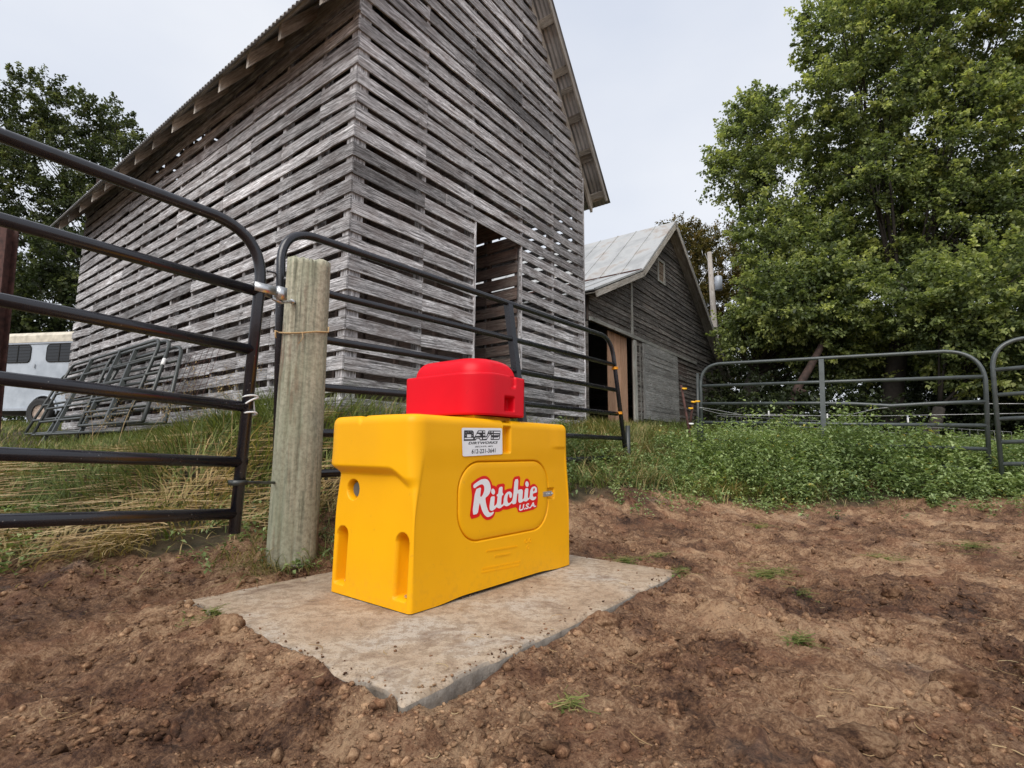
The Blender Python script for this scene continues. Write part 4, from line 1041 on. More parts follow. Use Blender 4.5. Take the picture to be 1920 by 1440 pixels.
lean_gate('shortest dark gate leaning on the crib side, nearest the wooden post', 3.06, 4.7, .44, 1.83, .86, 0, M['gate3'], [], -.9)
b = MB(); p = cp(-.02 - .08 - .5 * .36, 3.42 - .85 * .36, .88 + 1.07 * .64); p2 = cp(-.02 - .08 - .5 * .28, 3.42 - .85 * .28, .88 + 1.07 * .72); b.tube([p, p2], .0235, 10); tag(b.build('pipe_sleeve', M['white'], None, True), 'white sleeve on the end tube of a leaning gate', 'sleeve')

# ------------------------------------------------------------------ wooden corner post
def wood_post():
    base = atY(547, 1040, 2.74); top = atY(579, 496, 2.74); base[2] = 0.02
    d = nrm(top - base); ax = nrm(np.cross([0, 1, 0], d)); ay = np.cross(d, ax); H = np.linalg.norm(top - base)
    n = 110; m = 60; V = []; Fq = []
    for j in range(m + 1):
        t = j / m; r = .122 - .012 * t
        for i in range(n):
            a = 2 * math.pi * i / n
            rr_ = r * (1 + .025 * math.sin(3 * a + 1) + .004 * math.sin(7 * a) + .02 * (vnoise(np.array([a * 3]), np.array([t * 4.0]), 3)[0] - .5))
            # flat-ish faces and long checks
            for a0, dep in ((-1.72, .016), (-1.15, .010), (-2.3, .007), (.4, .01)): rr_ -= dep * math.exp(-((a - (a0 % (2 * math.pi))) / .045) ** 2) * (.4 + .6 * math.sin(t * 7 + a0) ** 2)
            z = H * t
            if j == m: z += .012 * math.sin(a * 2 + 1) + rng.normal(0, .004)
            V.append(base + d * z + (ax * math.cos(a) + ay * math.sin(a)) * rr_)
    for j in range(m):
        for i in range(n): i2 = (i + 1) % n; Fq.append((j * n + i, j * n + i2, (j + 1) * n + i2, (j + 1) * n + i))
    # rough broken top
    prev = m * n
    for s_, dz in ((.72, .010), (.35, -.004), (.05, .004)):
        b_ = len(V)
        for i in range(n):
            c = base + d * H; v = V[m * n + i]; V.append(c + (v - c) * s_ + UP * (dz + rng.normal(0, .006)))
        for i in range(n): i2 = (i + 1) % n; Fq.append((prev + i, prev + i2, b_ + i2, b_ + i))
        prev = b_
    me = np_mesh('fence_post', np.array(V), np.array(Fq)); o = link('fence_post', me, M['post'], None, True)
    tag(o, 'thick weathered greenish round timber post between the two near gates', 'wooden post'); return base, d, ax, ay
pb, pd, pax, pay = wood_post()
# hinge and latch hardware
b = MB(); c = gl_pt(492, 543)
b.box(c + hL * .0 - nL * .028, hL, nL, UP, .115, .006, .042, .6); b.box(c + hL * .0 + nL * .028, hL, nL, UP, .10, .006, .042, .6)
b.tube([c - hL * .035 - nL * .026, c - hL * .035 - nL * .04], .009, 6); b.box(c + hL * .085, hL, nL, UP, .045, .05, .06, .6)
e_ = atY(546, 565, 2.61)
b.tube([c + hL * .05 - UP * .03, c + hL * .09 - UP * .04, e_], .0085, 8); b.tube([e_, e_ + nrm(e_ - c) * .03], .013, 8)
hw = tag(b.build('latch_bracket', M['zinc'], None, True), 'shiny zinc clamp and bolt joining the near gate to the wooden post', 'latch')
b = MB(); c2 = gl_pt(507, 520)
b.tube(fillet([gl_pt(500, 508), gl_pt(519, 512), gl_pt(521, 540), gl_pt(509, 541)], .015, 4), .0045, 6); b.build('latch_handle', M['gate'], hw, True)
b = MB(); c = gl_pt(446, 905); e_ = atY(515, 905, 2.64)
b.box(c, hL, nL, UP, .06, .055, .022, .6); b.tube([c + hL * .03, e_], .0065, 8); b.tube([e_, e_ + nrm(e_ - c) * .02], .010, 8)
tag(b.build('hinge_bolt', M['gate3'], None, True), 'dull lower hinge bolt between near gate and wooden post', 'bolt')
b = MB(); P_ = []
for (u, v) in ((514, 618), (528, 622), (545, 624), (565, 623), (585, 618), (600, 612), (616, 602)):
    z = atY(u, v, 2.61); c = pb + pd * ((z[2] - pb[2]) / pd[2]); dx = np.clip((z[0] - c[0]) / .121, -1, 1); P_.append(c + np.array([dx * .126, -math.sqrt(max(0, 1 - dx * dx)) * .126, 0]))
b.tube(P_, .0045, 6); b.tube([P_[3], P_[3] + np.array([.01, -.012, -.03]), P_[3] + np.array([-.012, -.012, -.06])], .002, 5)
b.tube([P_[0], P_[0] + np.array([-.02, 0, .01]), P_[0] + np.array([-.012, -.01, -.03])], .005, 6)
tag(b.build('twine', M['twine'], None, True), 'tan baling twine tied round the wooden post', 'twine')

# orange ties and second post by gate 2
for (u, v, lb) in ((1153, 691, 'upper orange tie on the end tube of the crib-side gate'), (1161, 775, 'lower orange tie on the end tube of the crib-side gate')):
    c = PM((u, v)); b = MB()
    for dz in (-.008, .008): b.tube([c + UP * dz + (hM * math.cos(a_) * .034 + nM * math.sin(a_) * .030) for a_ in np.linspace(0, 6.283, 14)], .0075, 6)
    b.tube([c + hM * .03, c + hM * .07 + UP * .01], .008, 6)
    tag(b.build('cable_tie', M['orange'], None, True), lb, 'tie', 'orange ties on the gate')
b = MB(); c = PM((1178, 860)); b.tube([c - UP * .35, c + UP * .38], .028, 10); tag(b.build('pipe_post', M['gate3'], None, True), 'short dark pipe post in the grass at the end of the crib-side gate', 'post')

# step-in posts with insulators
def step_post(label, top, bot, y, ins):
    a, b_ = atY(*top, y), atY(*bot, y); t = thing('fence_stake', label, 'fence stake', tuple(b_)); mb = MB(); mb.tube([b_ - (a - b_) * .1, a], .016, 8); mb.build('stake', M['rust'], t, True)
    for (u, v, m_) in ins:
        c = atY(u, v, y - .03); mb = MB(); mb.tube([c - np.array([.03, 0, -.006]), c, c + np.array([.032, 0, .004])], .016, 8, rr=[.009, .014, .010]); mb.build('insulator', M[m_], t, True)
step_post('leaning dark stake with yellow insulator at its tip, left of the bent-rail gate', (1277, 722), (1302, 862), 6.9, [(1283, 729, 'yellow_ins'), (1296, 795, 'white')])
step_post('short thin stake with two yellow insulators close to the bent-rail gate', (1300, 752), (1293, 800), 7.05, [(1300, 754, 'yellow_ins'), (1295, 766, 'yellow_ins'), (1308, 753, 'yellow_ins')])
# electric wires and mesh fence
def strand(pts, r, label=None, parent=None, mat='wire', group=None):
    P_ = [atY(*p) for p in pts]; Q = []
    for i in range(len(P_) - 1):
        for k in range(4):
            t = k / 4; Q.append(P_[i] * (1 - t) + P_[i + 1] * t)
    Q.append(P_[-1]); b = MB(); b.tube(Q, r, 6); return tag(b.build('fence_wire', M[mat], parent, True), label, 'wire', group)
strand([(1312, 764, 7.1), (1345, 769, 7.2), (1390, 778, 7.2), (1450, 777, 7.1), (1545, 780, 6.7), (1600, 776, 6.5), (1645, 766, 6.3), (1700, 761, 6.1), (1800, 757, 5.8), (1920, 757, 5.5)], .0045, 'upper pale sagging electric wire strung along the bent-rail gate')
strand([(1312, 766, 7.3), (1350, 776, 7.3), (1400, 779, 7.3), (1500, 780, 7.1), (1560, 779, 6.9), (1650, 780, 6.6), (1750, 778, 6.2), (1920, 775, 5.8)], .004, 'lower straight electric wire along the bent-rail gate')
mf = thing('mesh_fence', 'low square-mesh wire fence behind the bent-rail gate with white topped stakes', 'fence', (6, 9.2, .7))
b = MB()
A_, B_ = atY(1345, 805, 10.2), atY(1900, 845, 7.6)
FH = .62
for k in range(6):
    z = -.35 + FH * k / 5; b.tube([A_ + UP * z, (A_ + B_) / 2 + UP * (z + .01), B_ + UP * z], .0022, 4)
nw = 46
for k in range(nw + 1): p = A_ + (B_ - A_) * k / nw; b.tube([p - UP * .35, p + UP * (FH - .35)], .0018, 4)
b.build('wire_mesh', M['wire'], mf)
for (u, v) in ((1470, 793), (1594, 790), (1742, 796)):
    t = (u - 1345) / 555; t = t * 10.2 / (10.2 * t + 7.6 * (1 - t)) if 0 else t; p = A_ + (B_ - A_) * t; s = MB(); s.tube([p - UP * .4, p + UP * (FH - .28)], .011, 6); st_ = s.build('stake', M['gate3'], mf); s = MB(); s.tube([p + UP * (FH - .29), p + UP * (FH - .21)], .013, 6); s.build('stake_tip', M['white'], st_)
# cattle panel leaning at the crib near the gates
b = MB()
for k in range(9):
    a = cp(-.06, 2.15 + .15 * k, 1.75 - .01 * k); c = cp(-.28, 2.1 + .15 * k, .98); b.tube([a, c], .0028, 4)
for k in range(5):
    t = k / 5; a = cp(-.06 - .22 * t, 2.1, 1.75 - .77 * t); c = cp(-.06 - .22 * t, 3.4, 1.67 - .69 * t); b.tube([a, c], .0028, 4)
tag(b.build('wire_panel', M['rust'], None), 'rusty welded wire panel leaning on the crib wall beside the wooden post', 'wire panel')

# ------------------------------------------------------------------ utility pole
PY = 21.0
pt_, pb_ = atY(1330, 473, PY), atY(1345, 690, PY)
up_ = thing('utility_pole', 'leaning wooden utility pole with grey transformer behind the barn', 'utility pole', tuple(pb_))
b = MB(); bot = pt_ + (pb_ - pt_) * 1.65; b.tube([bot, (bot + pt_) / 2, pt_], .12, 12, rr=[.155, .13, .09]); b.build('pole', M['pole'], up_, True)
b = MB(); tc_ = atY(1347, 531, PY - .1); b.tube([tc_ - UP * .30, tc_ - UP * .295, tc_ + UP * .25, tc_ + UP * .30], .13, 14, rr=[.13, .155, .155, .11]); tf = b.build('transformer', M['galv'], up_, True)
b = MB(); b.tube([tc_ + UP * .24, tc_ + UP * .44], .022, 8); b.tube([tc_ + UP * .44, tc_ + UP * .5], .035, 8); b.build('bushing', M['porcelain'], tf, True)
b = MB(); b.box((tc_ + atY(1334, 531, PY)) / 2, [1, 0, 0], [0, 1, 0], UP, .2, .04, .06); b.build('mounting_bracket', M['galv'], up_)
b = MB(); b.tube([atY(1322, 475, PY), atY(1331, 500, PY), atY(1300, 553, 19.5)], .010, 5); b.tube([atY(1316, 470, PY), atY(1318, 480, PY)], .012, 5); b.tube([atY(1333, 572, PY), atY(1308, 583, 19.5)], .012, 5); b.tube([atY(1334, 571, PY), atY(1420, 571, 22)], .010, 5)
b.build('service_wire', M['wire'], up_, True)

# rusty post far left
b = MB(); a, c = atY(14, 425, 4.3), atY(-9, 660, 4.3); d = nrm(a - c); bt = c - d * .9
b.box((a + bt) / 2, d, [1, 0, 0], [0, 1, 0], np.linalg.norm(a - bt), .02, .10); b.box((a + bt) / 2 - np.array([0, .05, 0]), d, [1, 0, 0], [0, 1, 0], np.linalg.norm(a - bt), .105, .012); b.box((a + bt) / 2 + np.array([0, .05, 0]), d, [1, 0, 0], [0, 1, 0], np.linalg.norm(a - bt), .105, .012)
tag(b.build('steel_post', M['rust'], None), 'rust-red steel beam post at the left edge behind the near gate', 'steel post')

# ------------------------------------------------------------------ horse trailer
def trailer():
    y = 12.6; O = atY(135, 795, y); hx = nrm([.985, -.17, 0.0]); O = atY(128, 785, y)
    hy = np.array([-hx[1], hx[0], 0]); 
    t = thing('horse_trailer', 'white and grey horse trailer parked in the grass left of the corn crib', 'trailer', tuple(O))
    zb, zt = 1.50, 3.50; L = 5.2; W = 1.9; x1 = .9
    def tp(x, d, z): return np.array([O[0], O[1], 0]) + hx * x + hy * d + UP * z
    wh = mat_gate('trailer_paint', (.50, .53, .58), .4); 
    m, n, bs = newmat('trailer_paint'); o = coords(n); c = ramp(n, noise(n, o, 2.5, 6, .65), [(.35, (.33, .365, .41)), (.6, (.44, .48, .53))]); n.links.new(c, bs.inputs['Base Color']); bs.inputs['Roughness'].default_value = .45
    cream = plain('roof_cream', (.56, .51, .42), .7, 0, .25, 8)
    mb = MB(); mb.box(tp(x1 - L / 2, W / 2, (zb + 3.20) / 2), hx, hy, UP, L, W, 3.20 - zb); mb.build('trailer_body', m, t)
    mb = MB(); pr = [(-.03, 3.20), (-.03, 3.37), (.05, zt - .04), (.25, zt), (W - .25, zt), (W - .05, zt - .04), (W + .03, 3.37), (W + .03, 3.20)]
    vs = [tp(x, d, z) for x in (x1 - L - .02, x1 + .02) for d, z in pr]; k = len(pr)
    mb.add(vs, [tuple(range(k)), tuple(range(2 * k - 1, k - 1, -1))] + [(i, k + i, k + (i + 1) % k, (i + 1) % k) for i in range(k)]); mb.build('roof', cream, t)
    glass, n, bs = newmat('tinted_window'); bs.inputs['Base Color'].default_value = (.012, .013, .015, 1); bs.inputs['Roughness'].default_value = .15
    for xc in (-.46, -1.70, -2.94):
        mb = MB(); L_ = []
        for cx_, cz_, a0 in ((.28, .12, 0), (-.28, .12, 90), (-.28, -.12, 180), (.28, -.12, 270)):
            for q in range(5): a_ = math.radians(a0 + q * 22.5); L_.append((cx_ + .10 * math.cos(a_), cz_ + .10 * math.sin(a_)))
        f = [tp(xc + x, -.016, 2.92 + z) for x, z in L_]; g_ = [tp(xc + x, .0, 2.92 + z) for x, z in L_]; k = len(L_)
        mb.add(f + g_, [tuple(range(k))] + [(i, k + i, k + (i + 1) % k, (i + 1) % k) for i in range(k)]); wd = mb.build('window', glass, t)
        mb = MB(); mb.tube([tp(xc + x, -.012, 2.92 + z) for x, z in L_ + L_[:1]], .012, 6); mb.box(tp(xc, -.02, 2.92), UP, hx, hy, .44, .02, .01)
        for q in range(5): mb.box(tp(xc, -.017, 2.76 + q * .08), hx, UP, hy, .7, .008, .006)
        mb.build('window_frame', M['dark'], wd)
    mb = MB(); mb.box(tp(x1 - L / 2, -.01, 1.52), hx, hy, UP, L, .05, .06); mb.box(tp(x1 - L / 2, -.008, 3.18), hx, hy, UP, L, .03, .035); mb.build('trim_rail', M['galv'], t)
    mb = MB(); mb.box(tp(-1.15, -.02, 2.60), hx, hy, UP, .03, .03, .09); mb.build('door_handle', M['zinc'], t)
    tyre = plain('tyre', (.03, .03, .03), .85); rim = plain('wheel_rim', (.42, .33, .27), .5, .3, .3, 20)
    for xw in (-.74,):
        c = tp(xw, -.11, 1.44); mb = MB(); R_ = .34
        prof = [(.0, .19), (.0, .27), (-.02, R_ - .02), (.02, R_), (.16, R_), (.2, R_ - .03), (.2, .19)]
        n = 28; vs = [c + hy * (d_ - .02) + (hx * math.cos(a_) + UP * math.sin(a_)) * r_ for a_ in [2 * math.pi * q / n for q in range(n)] for d_, r_ in prof]; k = len(prof)
        mb.add(vs, [(i * k + j, i * k + j + 1, ((i + 1) % n) * k + j + 1, ((i + 1) % n) * k + j) for i in range(n) for j in range(k - 1)])
        wo_ = mb.build('wheel', tyre, t, True)
        mb = MB(); prof = [(.02, .0), (-.01, .06), (.03, .10), (.02, .15), (.0, .19), (.06, .20)]
        vs = [c + hy * d_ + (hx * math.cos(a_) + UP * math.sin(a_)) * r_ for a_ in [2 * math.pi * q / n for q in range(n)] for d_, r_ in prof]; k = len(prof)
        mb.add(vs, [(i * k + j, i * k + j + 1, ((i + 1) % n) * k + j + 1, ((i + 1) % n) * k + j) for i in range(n) for j in range(k - 1)])
        mb.build('rim', rim, wo_, True)
        aa = np.linspace(0, math.pi, 18); ar = [c + hy * .095 + (hx * math.cos(q) + UP * math.sin(q)) * .41 for q in aa]; br_ = [p + hy * .012 for p in ar]; k = len(ar)
        mb = MB(); mb.add(ar + br_, [tuple(range(k)), tuple(range(2 * k - 1, k - 1, -1))] + [(i, k + i, k + (i + 1) % k, (i + 1) % k) for i in range(k)]); wa = mb.build('wheel_arch_shade', M['dark'], t)  # near-black half disc on the body side paints the wheel well's shade
        mb = MB(); mb.tube([c + hy * .07 + (hx * math.cos(q) + UP * math.sin(q)) * .42 for q in np.linspace(-.1, 3.24, 18)], .022, 8); mb.build('fender_lip', m, wa, True)
trailer()

# ------------------------------------------------------------------ loose soil, straw
import bmesh
def ico(sub):
    bm = bmesh.new(); bmesh.ops.create_icosphere(bm, subdivisions=sub, radius=1); V = np.array([v.co[:] for v in bm.verts]); Fc = np.array([[v.index for v in f.verts] for f in bm.faces]); bm.free(); return V, Fc
def rocks(P, R, sub, flat=0.7):
    V0, F0 = ico(sub); n = len(P); k = len(V0)
    d = 1 + rng.normal(0, .30, (n, k)); 
    if sub > 1: d = 1 + rng.normal(0, .21, (n, k)) + .25 * np.sin(V0[None, :, 0] * rng.uniform(1, 4, (n, 1)) + V0[None, :, 1] * rng.uniform(1, 4, (n, 1)) + rng.uniform(0, 6, (n, 1)))
    S = R[:, None] * rng.uniform(.65, 1.3, (n, 3)); S[:, 2] *= flat
    V = V0[None] * d[..., None] * S[:, None, :]
    a = rng.uniform(0, 6.28, n); c, s_ = np.cos(a)[:, None], np.sin(a)[:, None]
    X = V[..., 0] * c - V[..., 1] * s_; Y = V[..., 0] * s_ + V[..., 1] * c
    V = np.stack([X, Y, V[..., 2]], -1) + P[:, None, :]
    Fc = (F0[None] + (np.arange(n) * k)[:, None, None]).reshape(-1, 3); return V.reshape(-1, 3), Fc, np.repeat(rng.random(n), len(F0))
def yard_points(n, pw=1.0, ymax=5.8):
    y = 0.8 * (ymax / 0.8) ** (rng.random(n) ** pw); x = (rng.random(n) * 2 - 1) * (1.15 * y + .3); return x, y
x, y = yard_points(60000); sd, a_, b_ = slab_sd(x, y)
dens = (fbm(x * 3.1, y * 3.1, 3, 91) - .38) * 3.2; dens += .55 * np.exp(-np.abs(sd) / .10)
ok = (rng.random(len(x)) < np.clip(dens, .05, 1)) & ((sd > .004) | (rng.random(len(x)) < .02 + .25 * (sd > -.05))) & (zone(x, y) < .55)
x, y, sd = x[ok][:26000], y[ok][:26000], sd[ok][:26000]
r = .0018 + .0032 * rng.pareto(2.8, len(x)); r = np.minimum(r, .014) * (1 + .12 * y); r = np.where(sd < 0, np.minimum(r, .005), r)
z = np.where(sd < -.002, 0.001, ground_h(x, y)); P = np.c_[x, y, z + r * .25]
V, Fc, T = rocks(P, r, 1); o = link('soil_crumbs', np_mesh('soil_crumbs', V, Fc, T), M['crumb']); tag(o, 'loose brown soil crumbs scattered over the bare yard', 'soil', kind='stuff')
x, y = yard_points(9000); sd, a_, b_ = slab_sd(x, y)
ok = (fbm(x * 2.3, y * 2.3, 3, 95) + .12 * np.exp(-np.abs(sd) / .12) > .53) & (sd > .01) & (zone(x, y) < .5); x, y = x[ok][:520], y[ok][:520]
r = np.minimum(.007 + .005 * rng.pareto(2.4, len(x)), .026) * (1 + .08 * y); P = np.c_[x, y, ground_h(x, y) - r * .05]
V, Fc, T = rocks(P, r, 2, .62); o = link('soil_lumps', np_mesh('soil_lumps', V, Fc, T), M['crumb'], None, False); tag(o, 'small broken lumps of brown soil across the yard', 'soil', kind='stuff')
for k, (u, v, w_, h_, fl, lb) in enumerate([(425, 1192, 44, 46, .8, 'rounded brown clod against the left edge of the concrete pad'), (1620, 1385, 95, 40, .28, 'large flat dark slab of soil at the bottom right of the yard'),
        (1765, 1152, 20, 20, .6, 'dark clod in the yard far right, alone on paler soil'), (1506, 1082, 18, 18, .6, 'small dark clod right of the wilted green tuft'), (1672, 1108, 30, 28, .7, 'crumbly brown clod in the middle right of the yard'),
        (645, 1310, 20, 16, .8, 'pale pebble-like clod by the near corner of the pad'), (530, 1285, 22, 14, .5, 'small reddish clod just left of the near pad corner'), (290, 1175, 40, 22, .5, 'low clod group left of the pad near the grass'),
        (1130, 945, 50, 40, .7, 'heaped grey-brown clod at the foot of the weeds right of the waterer'), (1755, 925, 60, 34, .7, 'dark brown heap of soil at the right end of the weeds')]):
    for zz in (-.04, .05):
        p = atZ(u, v, zz)
    zz = gz(p[0], p[1]); p = atZ(u, v, zz if zz < .5 else .05); zz = float(ground_h(np.array([p[0]]), np.array([p[1]]))[0]); R_ = w_ * p[1] / 977 * .55
    V0, F0 = ico(4); n_ = fbm(V0[:, 0] * 2.1 + k * 7, V0[:, 1] * 2.1 + V0[:, 2] * 1.7, 4, 100 + k, .6); n2 = fbm(V0[:, 0] * 7 + k, V0[:, 2] * 7 + V0[:, 1] * 5, 3, 120 + k)
    V = V0 * (0.55 + .75 * n_ + .3 * n2)[:, None] * np.array([R_, R_ * .75, R_ * fl]) + np.array([p[0], p[1], zz + R_ * fl * .25])
    o = link('dirt_clod', np_mesh('dirt_clod', V, F0, np.full(len(F0), [.35, .1, .05, .05, .3, .8, .5, .3, .35, .15][k])), M['crumb'], None, True); tag(o, lb, 'clod', 'larger soil clods in the yard')

def blades(x, y, length, width, lean, tone, seg=4, droop=1.0, z=None, jitter=.03):
    """curved tapering blades; lean = horizontal reach as a share of length"""
    n = len(x); a = rng.uniform(0, 6.283, n) if np.isscalar(lean) or lean.ndim == 1 else lean[:, 1]
    if n > 500: a = fbm(x * 1.6, y * 1.6, 2, 401) * 14 + rng.normal(0, .75, n)
    ln = lean if np.isscalar(lean) or lean.ndim == 1 else lean[:, 0]
    ln = ln * np.ones(n); z0 = ground_h(x, y, False) if z is None else z
    dx, dy = np.cos(a), np.sin(a); px, py = -dy, dx; V = np.zeros((n, seg + 1, 2, 3))
    bx = rng.normal(0, jitter, n)
    for i in range(seg + 1):
        t = i / seg; up = length * (t * (1 - ln * .55 * t * droop)); out = length * ln * t ** 1.6
        w_ = width * (1 - t ** 1.8) * .5 + .0004; cx = x + dx * out + px * bx * t * t; cy = y + dy * out + py * bx * t * t; cz = z0 + up - .012
        V[:, i, 0] = np.c_[cx - px * w_, cy - py * w_, cz]; V[:, i, 1] = np.c_[cx + px * w_, cy + py * w_, cz]
    V = V.reshape(-1, 3); b = (np.arange(n) * (seg + 1) * 2)[:, None] + (np.arange(seg) * 2)[None]
    Fq = np.stack([b, b + 1, b + 3, b + 2], -1).reshape(-1, 4); return V, Fq, np.repeat(np.clip(tone, 0, 1), seg)
def merge(parts):
    V = []; Fq = []; T = []; o = 0
    for v, f, t in parts: V.append(v); Fq.append(f + o); T.append(t); o += len(v)
    return np.vstack(V), np.vstack(Fq), np.concatenate(T)
def in_crib(x, y, m=.02):
    s_ = (x - C0[0]) * R3[0] + (y - C0[1]) * R3[1]; l = (x - C0[0]) * L3[0] + (y - C0[1]) * L3[1]; return (s_ > -m) & (s_ < CW + m) & (l > -m) & (l < CLn + m)
def in_barn(x, y):
    s_ = (x - B0[0]) * R3[0] + (y - B0[1]) * R3[1]; l = (x - B0[0]) * L3[0] + (y - B0[1]) * L3[1]; return (s_ > SL) & (s_ < SR) & (l > 0) & (l < BL)
def region(n, x0, x1, y0, y1, off=-.02):
    x = rng.uniform(x0, x1, n); y = rng.uniform(y0, y1, n)
    ok = (y > bound_y(x) + off + (fbm(x * 2.3, y * 2.3, 3, 5) - .5) * .7) & ~in_crib(x, y) & ~in_barn(x, y) & (np.hypot(x - pb[0], y - pb[1]) > .15); return x[ok], y[ok]
parts = []
ag = rng.uniform(0, 6.283, 900); rg = rng.uniform(.125, .36, 900); x, y = pb[0] + rg * np.cos(ag), pb[1] + rg * np.sin(ag); kk = slab_sd(x, y)[0] > .01; x, y = x[kk], y[kk]; tn = np.where(rng.random(len(x)) < .6, rng.uniform(.66, 1, len(x)), rng.uniform(.1, .6, len(x)))
parts.append(blades(x, y, rng.uniform(.04, .17, len(x)), np.full(len(x), .004), rng.uniform(.5, 1.6, len(x)), tn))
x, y = rng.uniform(-3, 6.5, 5200), rng.uniform(-.6, .3, 5200); y = y + bound_y(x); kk = (rng.random(5200) < np.clip(.5 + (y - bound_y(x)), .03, 1)) & (slab_sd(x, y)[0] > .03); x, y = x[kk], y[kk]; tn = np.where(rng.random(len(x)) < .6, rng.uniform(.66, 1, len(x)), rng.uniform(.1, .6, len(x)))
parts.append(blades(x, y, rng.uniform(.03, .15, len(x)), np.full(len(x), .005), rng.uniform(.6, 1.7, len(x)), tn))
# flattened tan and green grass by the near gate, lusher up the bank
x, y = region(26000, -4.8, 1.2, 2.2, 6.3); d = y - bound_y(x); tall = .78 * sstep(.5, 1.3, d) * (.55 + .8 * fbm(x * 1.7, y * 1.7, 3, 201))
tanp = fbm(x * 1.9, y * 1.9, 3, 203) + .30 * (1 - sstep(.2, 1.2, d)) * (x < .3)
tn = np.where(rng.random(len(x)) < (tanp - .45) * 2.6, rng.uniform(.68, 1, len(x)), rng.uniform(0.05, .6, len(x)))
ln_ = .16 + .30 * tall * rng.uniform(.6, 1.3, len(x)) + .10 * rng.random(len(x)); ln_ *= np.where(x > .1, .75, 1) * (1 - .5 * sstep(-2.3, -3.2, x))
parts.append(blades(x, y, ln_, .0055 + .004 * rng.random(len(x)), np.where(tn > .65, rng.uniform(.7, 1.4, len(x)), rng.uniform(.35, 1.05, len(x))), tn))
x, y = region(22000, -14, -3.0, 4.5, 15, 0); tn = np.where(rng.random(len(x)) < .16, rng.uniform(.65, .95, len(x)), rng.uniform(.1, .6, len(x)))
parts.append(blades(x, y, rng.uniform(.10, .26, len(x)), np.full(len(x), .009), rng.uniform(.3, 1, len(x)), tn, 3))
x, y = region(26000, .6, 3.3, 4.5, 12.8); tn = np.where(rng.random(len(x)) < .42, rng.uniform(.65, .95, len(x)), rng.uniform(.1, .62, len(x)))
parts.append(blades(x, y, rng.uniform(.12, .36, len(x)) * (.8 + .5 * fbm(x, y, 2, 207)), .007 + .004 * rng.random(len(x)), rng.uniform(.4, 1.2, len(x)), tn, 3))
x, y = region(12000, 3.0, 14, 7.4, 16); tn = rng.uniform(.05, .55, len(x))  # lowest blade tones: shade of the trees painted into this grass
parts.append(blades(x, y, rng.uniform(.15, .4, len(x)), np.full(len(x), .012), rng.uniform(.3, 1, len(x)), tn, 3))
V, Fq, T = merge(parts); o = link('grass', np_mesh('grass', V, Fq, T), M['grass']); tag(o, 'rank green and tan grass on the bank and around the buildings', 'grass', kind='stuff')
# straw lying in the matted grass and across the yard
def litter(x, y, L, wd, curl, z=None, lift=.008):
    n = len(x); a = rng.uniform(0, 6.28, n); z0 = (ground_h(x, y) if z is None else z) + lift; seg = 4; V = np.zeros((n, seg + 1, 2, 3)); c = rng.normal(0, curl, n); tl = rng.normal(0, .10, n)
    for i in range(seg + 1):
        t = i / seg - .5; aa = a + c * t; cx = x + L * t * np.cos(aa); cy = y + L * t * np.sin(aa); zz = z0 + np.abs(tl) * L * (t + .5) * .6
        qx, qy = -np.sin(aa), np.cos(aa)
        V[:, i, 0] = np.c_[cx - qx * wd / 2, cy - qy * wd / 2, zz]; V[:, i, 1] = np.c_[cx + qx * wd / 2, cy + qy * wd / 2, zz + wd * .5]
    b = (np.arange(n) * (seg + 1) * 2)[:, None] + (np.arange(seg) * 2)[None]; return V.reshape(-1, 3), np.stack([b, b + 1, b + 3, b + 2], -1).reshape(-1, 4), np.repeat(rng.random(n), seg)
x1_, y1_ = yard_points(1500, .8); kq = (rng.random(1500) < .25) | (fbm(x1_ * 1.4, y1_ * 1.4, 3, 501) > .56) & (x1_ > .6); x1_, y1_ = x1_[kq], y1_[kq]; nq = len(x1_); sd, _, _ = slab_sd(x1_, y1_); zz = np.where(sd < 0, 0.0, ground_h(x1_, y1_))
pA = litter(x1_, y1_, rng.uniform(.012, .10, nq), rng.uniform(.0010, .0024, nq), 1.4, zz, .005)
x, y = region(3600, -4.8, -.3, 2.2, 4.4, -.12); n = len(x)
pB = litter(x, y, rng.uniform(.10, .38, n), rng.uniform(.003, .006, n), .9, None, .05); pB[0][:, 2] += np.repeat(rng.uniform(0, .07, n), 10)
cx = rng.uniform(-.1, .1, 60) + 2.02; pC = litter(rng.normal(1.62, .10, 46), rng.normal(1.62, .07, 46), rng.uniform(.03, .12, 46), np.full(46, .0022), 1.6)
V, Fq, T = merge([pA, pB, pC]); o = link('straw', np_mesh('straw', V, Fq, T), M['straw']); tag(o, 'dry straw stems matted by the near gate and scattered on the dirt', 'straw', kind='stuff')

